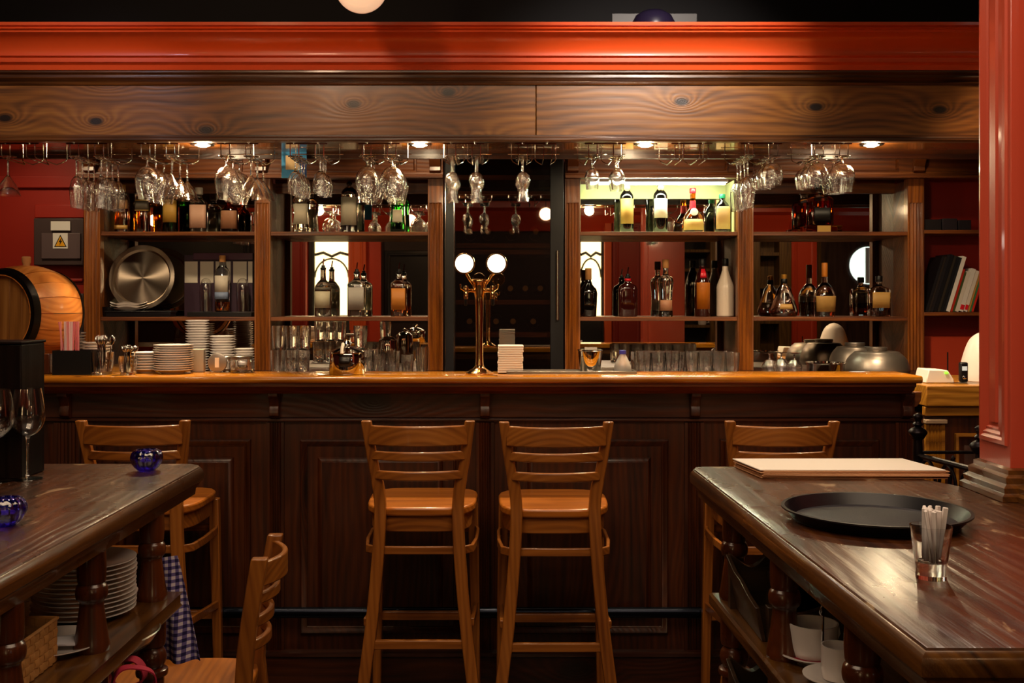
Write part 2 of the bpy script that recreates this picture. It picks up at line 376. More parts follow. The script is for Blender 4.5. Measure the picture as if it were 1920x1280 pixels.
# ---- downlights in the soffit
dl = thing('downlight', 'small glowing downlight under the beam', 'lamp')
obj('trim_ring', B().lathe([(.03, 0), (.046, 0), (.048, .003), (.046, .006), (.03, .006), (.03, 0)], 28, (0, 0, -.006), caps=False), CHROME, dl)
obj('lens', B().lathe([(0, -.012), (.018, -.011), (.028, -.005), (.03, 0), (0, 0)], 24), BULB, dl)
dp = Proto(dl)
names = ['leftmost of four glowing downlights under the beam, above the snifters', 'second glowing downlight from the left, beside the large snifters', 'third glowing downlight from the left, above the lit shelf', 'rightmost of four glowing downlights under the beam, near the red pillar']
for i, px in enumerate((380, 787, 1210, 1634)):
    x = X(px, 4.29); dp.put((x, 4.29, 2.14), label=names[i], group='downlights under the beam')
    pw = (1.0, .5, 1.0, 1.0)[i]
    light('downlight_beam', 'SPOT', (x, 4.29, 2.12), 42 * pw, (1, .76, .45), (x, 4.4, 1.0), .03, 140, .9)
    light('downlight_glow', 'POINT', (x, 4.29, 2.108), 3.5 * pw, (1, .78, .48), None, .03)
# ================================================================== GLASS RACKS
def rack_parts(root):
    for s_ in (-1, 1):
        cx = s_ * .0495
        for q in (-1, 1):
            xw = cx + q * .017; xb = cx + q * .043
            b = B().tube([(xw, 4.24, 2.135), (xw, 4.24, 2.1), (xw, 4.243, 2.083), (xw, 4.255, 2.078), (xw, 4.33, 2.0775), (xw, 4.45, 2.077), (xb * .8 + xw * .2, 4.478, 2.093), (xb, 4.488, 2.103), (xb, 4.49, 2.112), (xb, 4.49, 2.14)], .0022, 6)
            obj('wire', b, CHROME, root)
    obj('front_bar', B().tube([(-.082, 4.24, 2.134), (.082, 4.24, 2.134)], .0028, 8), mat_bar, root)
    obj('back_bar_wire', B().tube([(-.108, 4.49, 2.126), (.108, 4.49, 2.126)], .0022, 6), CHROME, root)
    for x in (-.05, .045):
        obj('screw', B().lathe([(0, 0), (.004, 0), (.004, .012), (0, .012)], 10, (x, 4.238, 2.129)), CHROME, root)
mat_bar = mat('rack_bar_copper', '6a3020', .3, .8)
rk = thing('glass_rack', 'chrome wire stemware rack', 'rack', (0, 0, 0)); rack_parts(rk)
RK = [34, 162.5, 296, 445.5, 575.5, 711, 869.7, 1004, 1135, 1297, 1427.5, 1559]
rkp = Proto(rk)
RD = ['leftmost wire glass rack, holding one martini glass', 'second wire glass rack from the left, full of flutes', 'third wire glass rack from the left, with snifters and martini glasses',
      'fourth wire rack, just right of the leftmost lamp', 'fifth wire rack, with small tulip glasses beside the blue card', 'sixth wire rack, with the two rows of large snifters',
      'wire rack above the beer tap, with waisted glasses', 'wire rack right of the beer tap with one empty channel', 'wire rack with two short sherry glasses left of the third lamp',
      'empty wire rack right of the third lamp', 'wire rack with flutes and short goblets over the fifth post', 'rightmost wire rack, with goblets beside the last lamp']
for i, px in enumerate(RK):
    rkp.put((X(px, 4.24), 0, 0), label=RD[i], group='wire racks under the beam')
def shell(outer, t=.0013):
    inn = []
    for i, (r, z) in enumerate(outer): inn.append((max(r - t, .0003), z + (t * 1.5 if i == 0 else 0)))
    return outer + inn[::-1]
def smooth_prof(pts, n=4):
    out = []
    for i in range(len(pts) - 1):
        p0 = pts[max(i - 1, 0)]; p1 = pts[i]; p2 = pts[i + 1]; p3 = pts[min(i + 2, len(pts) - 1)]
        for k in range(n):
            t = k / n
            out.append(tuple(.5 * (2 * p1[j] + (p2[j] - p0[j]) * t + (2 * p0[j] - 5 * p1[j] + 4 * p2[j] - p3[j]) * t * t + (3 * p1[j] - p0[j] - 3 * p2[j] + p3[j]) * t ** 3) for j in (0, 1)))
    out.append(pts[-1]); return out
def glass_thing(name, label, cat, rf, zs, bowl, ribs=(0, 0), n=24, m=None):
    m = m or GLASSC
    g = thing(name, label, cat)
    obj('foot', B().lathe([(0, 0), (rf, 0), (rf + .0006, .0012), (rf, .0022), (rf * .4, .004), (.006, .0062), (0, .0064)], n), m, g)
    obj('stem', B().lathe([(.006, .0064), (.0038, .014), (.0034, zs * .5), (.0038, zs - .008), (bowl[0][0], zs)], 12), m, g)
    obj('bowl', B().lathe(shell(smooth_prof(bowl, 3)), n if not ribs[1] else max(n, ribs[1] * 4), ribs=ribs), m, g)
    return Proto(g)
G = {
 'champagne flute': (glass_thing('champagne_flute', 'x', 'glass', .03, .08, [(.007, .08), (.018, .094), (.026, .118), (.028, .145), (.0235, .205)], (.05, 8)), .0625, 5),
 'snifter': (glass_thing('snifter', 'x', 'glass', .034, .04, [(.008, .04), (.028, .05), (.0455, .078), (.0485, .102), (.0435, .135), (.034, .172)], (.022, 9)), .106, 3),
 'martini glass': (glass_thing('martini_glass', 'x', 'glass', .032, .075, [(.004, .075), (.016, .0925), (.034, .12), (.0485, .157)]), .106, 4),
 'tulip glass': (glass_thing('tulip_glass', 'x', 'glass', .029, .06, [(.007, .06), (.02, .072), (.029, .095), (.0305, .115), (.026, .15)], (.045, 8)), .063, 4),
 'waisted glass': (glass_thing('waisted_glass', 'x', 'glass', .029, .062, [(.006, .062), (.022, .073), (.0285, .09), (.027, .105), (.0185, .122), (.0185, .142), (.024, .17)], (.02, 9)), .061, 5),
 'sherry glass': (glass_thing('sherry_glass', 'x', 'glass', .03, .048, [(.007, .048), (.02, .058), (.0285, .077), (.029, .092), (.023, .133)], (.02, 8)), .064, 2),
 'short goblet': (glass_thing('goblet', 'x', 'glass', .033, .026, [(.008, .026), (.024, .034), (.038, .052), (.0415, .072), (.034, .115)], (.035, 9)), .085, 3),
 'large goblet': (glass_thing('large_goblet', 'x', 'glass', .034, .028, [(.008, .028), (.03, .037), (.046, .058), (.05, .082), (.042, .14)], (.03, 9)), .107, 2),
}
HANG = [(0, 0, 'martini glass', 1), (1, 0, 'champagne flute', 4), (1, 1, 'champagne flute', 4), (2, 0, 'snifter', 3), (2, 1, 'martini glass', 3), (3, 0, 'snifter', 3), (3, 1, 'martini glass', 3),
        (4, 0, 'tulip glass', 4), (4, 1, 'tulip glass', 3), (5, 0, 'snifter', 3), (5, 1, 'snifter', 3), (6, 0, 'waisted glass', 4), (6, 1, 'waisted glass', 4), (7, 0, 'waisted glass', 3),
        (8, 0, 'sherry glass', 1), (8, 1, 'sherry glass', 2), (10, 0, 'champagne flute', 4), (10, 1, 'short goblet', 3), (11, 0, 'short goblet', 3), (11, 1, 'large goblet', 2)]
RN = ['leftmost rack', 'second rack from the left', 'third rack from the left', 'fourth rack from the left', 'rack by the blue card', 'rack before the second lamp', 'rack above the beer tap',
      'rack right of the tap', 'rack left of third lamp', 'empty rack', 'rack over fifth post', 'rightmost rack']
for r, ch, kind, n in HANG:
    P_, gap, _ = G[kind]
    for k in range(n):
        gp = gap
        x = X(RK[r], 4.24) + (ch * 2 - 1) * .0495
        y = 4.262 + k * gp
        side = ('left' if ch == 0 else 'right') + ' channel'
        where = 'nearest' if k == 0 else ('second from front' if k == 1 else ORD[k] + ' from front')
        lab = f'{kind} hanging in {side} of {RN[r]}' + (f', {where}' if n > 1 else '')
        P_.put((x + random.uniform(-.001, .001), y, 2.0865), (PI + random.uniform(-.015, .015), random.uniform(-.015, .015), random.uniform(0, 3)), lab, 'stemware hanging under the beam')
# blue card stuck up under the canopy
bc = thing('card', 'blue and cream printed card tucked above the fifth glass rack', 'card', (X(550, 4.5), 4.52, 2.14))
obj('sheet', B().box(X(526, 4.5), X(573, 4.5), 4.52, 4.523, 2.03, 2.14), mat('blue_card', '3c8cc0', .5), bc)
obj('cream_field', B().box(X(534, 4.5), X(560, 4.5), 4.518, 4.52, 2.065, 2.125), mat('cream_card', 'd8b888', .5), bc)
obj('dark_field', B().box(X(562, 4.5), X(572, 4.5), 4.518, 4.52, 2.04, 2.11), mat('navy_card', '2c3c88', .5), bc)
bc.rotation_euler = (0, 0, 0)
# ================================================================== BACK BAR
DB = 5.38; MY = 5.66; CZ = 1.16
bb = thing('back_bar', 'tall pine back bar with fluted posts, shelves and mirrors', 'back bar', (0, 5.5, 0))
posts = [(157, 188), (477, 507), (802, 831), (1059, 1088), (1383, 1413), (1702, 1733)]
zc = Z(335, DB)
for a, c in posts:
    b = B(); x0, x1 = X(a, DB), X(c, DB)
    fluted(b, x0, x1, DB, .05, CZ, Z(380, DB), 4, .007, .1)
    b.box(x0, x1, DB, DB + .05, Z(380, DB), zc)
    obj('post', b, W_BACK, bb, .0015)
    obj('partition', B().box((x0 + x1) / 2 - .012, (x0 + x1) / 2 + .012, DB + .05, MY, CZ, zc), W_BACKX, bb)
fx0, fx1 = X(150, DB), X(1900, DB)
obj('frieze', B().box(fx0, X(831, DB), DB - .02, DB + .03, zc, Z(268, DB)).box(X(1059, DB), fx1, DB - .02, DB + .03, zc, Z(268, DB)), W_BACKX, bb, .002)
obj('frieze_moulding', B().prism([(DB - .02, zc), (DB - .05, zc), (DB - .05, zc + .012), (DB - .035, zc + .018), (DB - .03, zc + .03), (DB - .02, zc + .034)], 'yz', fx0, X(831, DB)), W_BACKX, bb)
obj('frieze_moulding', B().prism([(DB - .02, zc), (DB - .05, zc), (DB - .05, zc + .012), (DB - .035, zc + .018), (DB - .03, zc + .03), (DB - .02, zc + .034)], 'yz', X(1059, DB), fx1), W_BACKX, bb)
for a, c in posts:
    xm = X((a + c) / 2, DB)
    cb = [(DB - .02, Z(285, DB)), (DB - .075, Z(285, DB)), (DB - .07, Z(300, DB)), (DB - .045, Z(314, DB)), (DB - .05, Z(322, DB)), (DB - .02, Z(326, DB))]
    obj('corbel', B().prism(cb, 'yz', xm - .028, xm + .028), W_BACKX, bb, .002)
bays = [(188, 477), (507, 802), (1088, 1383), (1413, 1702)]
for a, c in bays:
    x0, x1 = X(a + 20, DB), X(c - 20, DB)
    obj('frieze_panel', B().ring(x0, x1, Z(325, DB), Z(292, DB), DB - .02, [(0, 0), (.002, .01), (.01, .012), (.016, .004), (.016, 0)]), W_BACKX, bb)
SZU, SZL = 1.8605, 1.43
for i, (a, c) in enumerate(bays):
    x0, x1 = X(a, DB), X(c, DB)
    for sz in (SZU, SZL):
        obj('shelf', B().box(x0 - .005, x1 + .005, DB + .008, MY - .002, sz - .02, sz), W_BACKX if not (i == 2 and sz == SZU) else W_BACKX, bb, .0015)
    obj('mirror', B().box(x0 - .03, x1 + .03, MY, MY + .01, CZ, 2.11), MIRROR, bb)
    obj('mirror_head', B().box(x0 - .03, x1 + .03, MY - .02, MY + .02, 2.08, zc + .05), W_BACKX, bb)
x0, x1 = X(1088, DB), X(1383, DB)
obj('light_toned_lining', B().box(x0, x1, MY - .024, MY - .02, 2.05, zc).box(x0 + .001, x0 + .006, DB + .06, MY - .003, SZU, zc).box(x1 - .006, x1 - .001, DB + .06, MY - .003, SZU, zc).box(x0 + .006, x1 - .006, DB + .06, MY - .025, SZU + .0002, SZU + .002), PALE, bb, label='lining with the compartment light put into its pale green colour')  # strip light's pale cast on the wood is put into the lining colour
ls = thing('strip_light', 'greenish white strip light inside the lit upper compartment', 'lamp', ((x0 + x1) / 2, DB + .07, zc - .02))
obj('tube', B().box(x0 + .05, x1 - .05, DB + .05, DB + .075, zc - .022, zc - .012), STRIP, ls)
obj('housing', B().box(x0 + .04, x1 - .04, DB + .03, DB + .08, zc - .012, zc + .002), WHITE, ls)
# back worktop and base
obj('worktop', B().box(X(100, 5.0), X(828, 5.33), 4.98, MY, CZ - .04, CZ), W_CTRX, bb, .004)
obj('worktop', B().box(X(1062, 5.33), 2.12, 4.98, MY, CZ - .04, CZ), W_CTRX, bb, .004)
obj('base_cabinet', B().box(X(120, 5.0), X(828, 5.33), 5.03, MY, 0, CZ - .04), W_CTRX, bb)
obj('base_cabinet', B().box(X(1062, 5.33), 2.1, 5.03, MY, 0, CZ - .04), W_CTRX, bb)
# right extension: shelves against red wall
obj('right_back_panel', B().box(X(1733, DB), X(1960, DB), DB + .2, DB + .22, 0, zc + .1), REDD, bb)
obj('red_panel', B().box(X(1752, DB), X(1960, DB), DB + .185, DB + .2, CZ - .1, Z(632, DB)), RED, bb, .003)
for y_ in (431, 585):
    obj('shelf', B().box(X(1733, DB), X(1960, DB), DB + .0, DB + .2, Z(y_, DB) - .018, Z(y_, DB)), W_BACKX, bb, .0015)
# ---- wine fridge
fr = thing('wine_fridge', 'tall black framed glass door wine fridge behind the beer tap', 'fridge', (X(945, 5.35), 5.5, 0))
FY = 5.33
xa, xb_ = X(833, FY), X(1057, FY)
ztop = 2.32
obj('carcass', B().box(xa, xa + .015, FY + .03, 5.8, .1, ztop).box(xb_ - .015, xb_, FY + .03, 5.8, .1, ztop).box(xa, xb_, 5.78, 5.8, .1, ztop).box(xa, xb_, FY + .03, 5.8, ztop, ztop + .02).box(xa, xb_, FY + .03, 5.8, .08, .1), BLACKM, fr)
ga, gb = X(853, FY), X(1032, FY)
obj('door_frame', B().box(xa, ga, FY, FY + .03, .1, ztop).box(gb, xb_, FY, FY + .03, .1, ztop), BLACKP, fr, .003)
FDOOR, N_, L_, P0 = nt('fridge_door_glass')
gl = N_.new('ShaderNodeBsdfGlossy'); gl.inputs['Roughness'].default_value = .015; gl.inputs['Color'].default_value = (.75, .7, .68, 1)
tr = N_.new('ShaderNodeBsdfTransparent'); tr.inputs['Color'].default_value = (.7, .62, .55, 1)
mx_ = N_.new('ShaderNodeMixShader'); mx_.inputs[0].default_value = .3
L_.new(tr.outputs[0], mx_.inputs[1]); L_.new(gl.outputs[0], mx_.inputs[2]); L_.new(mx_.outputs[0], N_['Material Output'].inputs[0])
obj('door_glass', B().box(ga, gb, FY + .012, FY + .016, .12, ztop), FDOOR, fr)
obj('door_handle', B().tube([(gb + .035, FY - .012, Z(600, FY)), (gb + .035, FY - .012, Z(470, FY))], .008, 10), CHROME, fr)
obj('chrome_edge', B().box(xa + .004, xa + .007, FY - .003, FY, .2, ztop).box(ga - .006, ga - .002, FY - .002, FY, .2, ztop), CHROME, fr)
for py in (330, 360, 459, 471, 566, 628):
    obj('rack_shelf', B().box(ga - .01, gb + .01, FY + .05, 5.74, Z(py + 5, FY), Z(py - 4, FY)), W_BACKX, fr, .002)
cap = mat('bottle_capsule_gold', 'a88858', .35, .5)
wb = thing('wine_bottle', 'dark wine bottle lying in the fridge', 'bottle')
GDK = mat('dark_green_glass', '0a1408', .05, coat=.5)
obj('bottle_body', B().lathe([(0, .3), (.036, .298), (.038, .29), (.038, .12), (.03, .1), (.015, .08), (.0135, .03)], 18, (0, 0, 0), axis='Y'), GDK, wb)
obj('capsule', B().lathe([(.0135, .05), (.0145, .045), (.0145, .002), (.0125, 0), (0, 0)], 16, axis='Y'), cap, wb)
wp = Proto(wb)
k = 0
for row, (py, xs) in enumerate(((561, (957, 985, 1013)), (623, (880, 930, 962, 1000)), (454, (880, 915, 960, 1005)))):
    for j, px in enumerate(xs):
        d = FY + .08
        wp.put((X(px, d), d, Z(py - 5, d) + .042), label=f'dark wine bottle lying on the {["middle", "lower", "upper"][row]} fridge shelf, {ORD[j]} from the left', group='wine bottles lying in the fridge')
# ================================================================== BOTTLES
def glassm(name, col, rough=.0): return mat(name, col, rough, trans=1, ior=1.45)
G_CLEAR = GLASS; G_GREEN = glassm('green_glass', '2a9028'); G_DKGREEN = glassm('olive_glass', '2a3010'); G_BROWN = glassm('brown_glass', '5a1808')
L_AMBER = glassm('amber_spirit', 'e07818'); L_DARK = glassm('dark_spirit', '7a2408'); L_CLEAR = glassm('clear_spirit', 'f4f0e0'); L_BLACK = mat('dark_liqueur', '120604', .1, coat=.5)
G_AMB = glassm('amber_filled_glass', 'c85c10'); G_DKAMB = glassm('dark_amber_glass', '8a3408'); G_BLK = mat('black_glass', '0a0706', .08, coat=.8); G_REDB = mat('dark_red_glass', '2c0a08', .08, coat=.8)
def labelm(name, c1, c2, sc_=1.2):
    m, N, L, P = nt(name); tc = N.new('ShaderNodeTexCoord'); mp = N.new('ShaderNodeMapping'); mp.inputs['Location'].default_value = (-.5 * 2, -.5 * 2, -.5 * 2); mp.inputs['Scale'].default_value = (2, 2, 2)
    g = N.new('ShaderNodeTexGradient'); g.gradient_type = 'SPHERICAL'; L.new(tc.outputs['Generated'], mp.inputs[0]); L.new(mp.outputs[0], g.inputs[0])
    r = N.new('ShaderNodeValToRGB'); r.color_ramp.elements[0].color = lin(c1); r.color_ramp.elements[1].color = lin(c2); r.color_ramp.elements[1].position = sc_ if sc_ <= 1 else 1
    nz = N.new('ShaderNodeTexNoise'); nz.inputs['Scale'].default_value = 30; L.new(tc.outputs['Object'], nz.inputs[0])
    ma = N.new('ShaderNodeMath'); ma.operation = 'MULTIPLY_ADD'; ma.inputs[1].default_value = .15; L.new(nz.outputs['Fac'], ma.inputs[0]); L.new(g.outputs['Fac'], ma.inputs[2])
    L.new(ma.outputs[0], r.inputs[0]); L.new(r.outputs[0], P.inputs['Base Color']); P.inputs['Roughness'].default_value = .55
    return m
BLK = mat('black_cap', '0c0a0c', .4); GLDC = mat('gold_cap', 'c8903c', .35, .6); REDC = mat('red_cap', 'c81828', .35); GRNC = mat('green_cap', '187858', .35); WHTC = mat('white_cap', 'd8d0c0', .4)
FRONT = (-PI / 2 - 1.05, -PI / 2 + 1.05)
def interp(secs, z):
    for i in range(len(secs) - 1):
        a, c = secs[i], secs[i + 1]
        if a[0] <= z <= c[0]:
            t = (z - a[0]) / max(c[0] - a[0], 1e-6); return (z,) + tuple(lerp(a[j], c[j], t) for j in (1, 2, 3))
    return secs[-1]
def bottle(label, px, sz, secs, gm, cap_=None, capz=None, lab=(), liquid=None, pourer=None, extra=None, d=5.52, name='bottle', arc=FRONT, grp='bottles on the back bar shelves'):
    r = thing(name, label, 'bottle', (0, 0, 0), grp)
    obj('glass_body', B().loft(secs), gm, r)
    top = secs[-1]
    if liquid:
        lm_, lz = liquid
        inner = [(s_[0], s_[1] * .9, s_[2] * .9, s_[3]) for s_ in secs if .006 < s_[0] < lz]
        inner = [(.006, secs[1][1] * .88, secs[1][2] * .88, secs[1][3])] + inner + [interp([(s_[0], s_[1] * .9, s_[2] * .9, s_[3]) for s_ in secs], lz)]
        obj('liquid', B().loft(inner), lm_, r)
    for (lm_, z0, z1, *rest) in lab:
        a = rest[0] if rest else arc
        zs = [z0] + [s_[0] for s_ in secs if z0 < s_[0] < z1] + [z1]
        obj('label', B().loft([interp(secs, z) for z in zs], 18, a, .0012), lm_, r, solid=.0006)
    if cap_:
        z0, z1 = capz; rr = top[1] + .002
        obj('cap', B().lathe([(rr, z0), (rr + .001, z0 + .002), (rr + .001, z1 - .003), (rr - .001, z1), (0, z1)], 20), cap_, r, .0)
    if pourer:
        z0 = top[0]
        obj('pourer', B().lathe([(.008, z0 - .004), (.0155, z0), (.0155, z0 + .007), (.01, z0 + .009), (.009, z0 + .02), (0, z0 + .021)], 16), BLK, r)
        obj('spout', B().tube([(0, 0, z0 + .018), (0, 0, z0 + .03), (.004, 0, z0 + .055)], .0035, 8), pourer, r)
    if extra: extra(r)
    r.location = (X(px, d), d, sz + .0005)
    return r
def sq(w, dp, hs, H, rn=.014, p=5, base=.004):   # square-shouldered bottle
    return [(0, w * .96, dp * .96, p), (base, w, dp, p), (hs, w, dp, p), (hs + .010, w * .9, dp * .92, p * .8), (hs + .022, rn * 1.5, rn * 1.5, 2.2), (hs + .032, rn, rn, 2), (H - .012, rn, rn, 2), (H - .01, rn + .0015, rn + .0015, 2), (H, rn + .0015, rn + .0015, 2)]
def rd(w, hs, H, rn=.0145, base=.004, dp=None, slope=.04):
    dp = dp or w
    return [(0, w * .94, dp * .94, 2), (base, w, dp, 2), (hs, w, dp, 2), (hs + slope * .35, w * .9, dp * .9, 2), (hs + slope * .75, w * .6, dp * .6, 2), (hs + slope, rn * 1.1, rn * 1.1, 2), (hs + slope + .02, rn, rn, 2), (H - .012, rn * .95, rn * .95, 2), (H, rn, rn, 2)]
LB = dict(
 pink=labelm('label_pink_gold', 'c89058', 'a04838'), grey=labelm('label_grey', '5c5448', '403830'), black=mat('label_black', '0c0808', .5), yellow=labelm('label_yellow', 'b88c38', 'd0a850'),
 blush=labelm('label_blush', 'c8a088', 'c86848'), dusk=labelm('label_dusky', 'a87858', '905040'), silver=labelm('label_silver', 'a8a08c', 'd8c8a8'), cream=labelm('label_cream', 'b8b098', 'b8b088'),
 gteal=labelm('label_grey_teal', 'b0a8a0', '587068'), orange=labelm('label_orange', 'c88030', 'a83020'), ochre=labelm('label_ochre', 'a88038', 'c89858'), white=labelm('label_white', 'e8dcd0', 'd8b8a0'),
 tan=labelm('label_tan', 'b08848', 'c09858'), arch=labelm('label_arch', 'c8a070', 'd0a878'), amberl=labelm('label_amber', 'a85c08', 'c87810'), dbrown=labelm('label_dark_brown', '2c2418', '403420'), wb=labelm('label_white_plain', 'c8beb0', 'd0c8b8'), blueb=mat('label_blue_band', '7888a8', .5))
GB = mat('label_gold_band', 'b89048', .4)
U, Lo = SZU, SZL
bottle('square amber whisky bottle with slanted pink label, leftmost on the upper left shelf', 229, U, sq(.0335, .03, .175, .245, .013), G_CLEAR, GLDC, (.215, .25), [(LB['pink'], .125, .17), (GB, .02, .04)], (L_AMBER, .165))
bottle('square amber whisky bottle with grey slanted label, second on the upper left shelf', 268, U, sq(.034, .031, .185, .25, .013), G_CLEAR, GLDC, (.22, .255), [(LB['grey'], .12, .165), (GB, .115, .119), (GB, .166, .17)], (L_AMBER, .175))
bottle('green bottle with large plain yellow label under the martini glasses', 320, U, rd(.0395, .17, .29, dp=.035), G_GREEN, GLDC, (.25, .293), [(LB['yellow'], .055, .168)], (mat('green_filled', '0c2a06', .1, trans=.6), .15))
bottle('clear square gin bottle with blush label and white cap on the upper left shelf', 373, U, sq(.042, .035, .152, .215, .016), G_CLEAR, WHTC, (.2, .236), [(LB['blush'], .025, .145)], (L_CLEAR, .13))
bottle('dark amber whisky bottle with dusky pink label, rightmost on the upper left shelf', 431, U, [(0, .04, .034, 3), (.004, .043, .036, 3), (.11, .043, .036, 3), (.135, .034, .03, 2.5), (.15, .017, .017, 2), (.165, .0145, .0145, 2), (.195, .0145, .0145, 2)], G_DKAMB, BLK, (.185, .2), [(LB['dusk'], .022, .115)])
bottle('clear waisted bottle with pale grey label below the tulip glasses', 565, U, [(0, .039, .034, 4), (.005, .042, .036, 4), (.03, .041, .035, 4), (.1, .034, .03, 3.5), (.17, .042, .036, 3.5), (.195, .03, .028, 2.5), (.21, .015, .015, 2), (.26, .0145, .0145, 2)], G_CLEAR, BLK, (.235, .265), [(LB['silver'], .045, .15)], (L_CLEAR, .16))
def knob(r):
    obj('dome_cap', B().lathe([(.041, .2), (.041, .212), (.036, .222), (.02, .236), (.01, .24), (.01, .246), (.015, .252), (.014, .262), (.008, .268), (0, .269)], 24), STEELM, r)
bottle('clear cylindrical bottle with domed silver cap, centre of the second upper shelf', 655, U, [(0, .041, .036, 2.6), (.006, .043, .038, 2.6), (.195, .042, .037, 2.6), (.205, .04, .036, 2.4)], G_CLEAR, None, None, [(LB['silver'], .04, .185)], (L_CLEAR, .17), extra=knob)
bottle('bright green waisted bottle with small silver label under the large snifters', 746, U, [(0, .036, .034, 5), (.005, .038, .036, 5), (.06, .037, .035, 5), (.13, .034, .032, 4), (.18, .038, .036, 4), (.2, .026, .026, 2.5), (.215, .0145, .0145, 2), (.25, .0145, .0145, 2)], G_GREEN, GRNC, (.235, .262), [(LB['silver'], .055, .12, (-PI / 2 - .6, -PI / 2 + .6))])
bottle('clear round spirit bottle with pourer and cream label on the second lower shelf', 606, Lo, rd(.044, .145, .245, .014, slope=.045), G_CLEAR, None, None, [(LB['cream'], .045, .13), (LB['grey'], .135, .15)], (L_CLEAR, .12), STEELM)
bottle('clear square faceted spirit bottle with pourer and grey green label', 669, Lo, sq(.046, .04, .165, .225, .0145, 6), G_CLEAR, None, None, [(LB['gteal'], .035, .15, (-PI / 2 - .75, -PI / 2 + .75))], (L_CLEAR, .14), STEELM)
bottle('amber square faceted bottle with pourer and orange red label', 748, Lo, sq(.041, .037, .165, .225, .0145, 6), G_CLEAR, None, None, [(LB['orange'], .035, .145, (-PI / 2 - .75, -PI / 2 + .75))], (L_AMBER, .15), STEELM)
def seal(r):
    obj('gold_seal', B().lathe([(0, -.004), (.017, -.003), (.018, 0), (0, 0)], 20, (0, -.016, .232), axis='Y'), GB, r)
bottle('dark wine bottle with ochre label and gold neck seal in the lit compartment', 1175, U + .0022, rd(.0365, .185, .27, .0145, slope=.035), G_BLK, GLDC, (.24, .272), [(LB['ochre'], .045, .175)], extra=seal)
bottle('dark wine bottle with tall white label, taller one in the lit compartment', 1238, U + .0022, rd(.0375, .19, .275, .0145, slope=.035), G_BLK, BLK, (.24, .277), [(LB['white'], .075, .175)], extra=seal)
def ribbon(r):
    obj('ribbon', B().loft([(.118, .018, .018, 2), (.14, .0165, .0165, 2), (.165, .0155, .0155, 2)], 16), REDC, r)
    obj('round_seal', B().lathe([(0, -.004), (.018, -.003), (.02, 0), (0, 0)], 24, (0, -.04, .105), axis='Y'), LB['wb'], r)
bottle('squat bulbous orange liqueur bottle with red cap and ribbon in the lit compartment', 1299, U + .0022, [(0, .05, .044, 2.6), (.006, .054, .048, 2.6), (.05, .054, .048, 2.6), (.085, .047, .042, 2.3), (.11, .03, .029, 2), (.125, .0165, .0165, 2), (.16, .0145, .0145, 2), (.225, .0145, .0145, 2)], G_AMB, REDC, (.205, .23), [(LB['tan'], .012, .068)], extra=ribbon)
bottle('flat dark green herbal liqueur bottle with green cap in the lit compartment', 1354, U + .0022, [(0, .038, .03, 5), (.004, .04, .031, 5), (.125, .04, .031, 4.5), (.15, .03, .026, 3), (.165, .016, .016, 2), (.175, .014, .014, 2), (.19, .014, .014, 2)], G_BLK, GRNC, (.178, .2), [(LB['arch'], .018, .135, (-PI / 2 - .8, -PI / 2 + .8))])
bottle('black bottle with pale brown capsule, leftmost on the third lower shelf', 1103, Lo, [(0, .038, .034, 4), (.004, .041, .036, 4), (.12, .046, .038, 4), (.14, .042, .036, 3), (.17, .02, .02, 2), (.185, .015, .015, 2), (.245, .014, .014, 2)], G_BLK, CORK, (.19, .25))
bottle('flat dark red flask shaped bottle with pourer', 1177, Lo, [(0, .045, .028, 5), (.004, .049, .03, 5), (.14, .049, .03, 5), (.16, .042, .028, 3.5), (.172, .02, .02, 2.2), (.18, .015, .015, 2), (.2, .014, .014, 2)], G_REDB, None, None, [(REDC, .182, .196, (-PI / 2 - 1.5, -PI / 2 + 1.5))], pourer=STEELM)
bottle('clear hourglass shaped bottle with gold cap and a little dark liqueur', 1248, Lo, [(0, .035, .034, 2), (.004, .038, .036, 2), (.06, .034, .032, 2), (.12, .035, .034, 2), (.18, .041, .039, 2), (.2, .036, .034, 2), (.212, .018, .018, 2), (.22, .014, .014, 2), (.28, .014, .014, 2)], G_CLEAR, CORK, (.25, .295), [(LB['dusk'], .03, .085)], (L_BLACK, .03))
bottle('dark red liqueur bottle with glowing amber arch label', 1317, Lo, [(0, .038, .038, 2), (.004, .041, .041, 2), (.17, .041, .041, 2), (.215, .03, .03, 2), (.25, .016, .016, 2), (.27, .014, .014, 2)], G_REDB, BLK, (.262, .3), [(LB['amberl'], .038, .175, (-PI / 2 - .95, -PI / 2 + .95)), (REDC, .2, .245, (-PI / 2 - .5, -PI / 2 + .5))])
M_WB = mat('white_glazed_bottle', 'd8c8b8', .25, coat=.5)
bottle('opaque white bottle with black cap at the right of the third lower shelf', 1360, Lo, [(0, .041, .041, 2), (.004, .045, .045, 2), (.15, .045, .045, 2), (.165, .042, .042, 2), (.2, .028, .028, 2), (.24, .016, .016, 2), (.285, .0135, .0135, 2)], M_WB, BLK, (.26, .3))
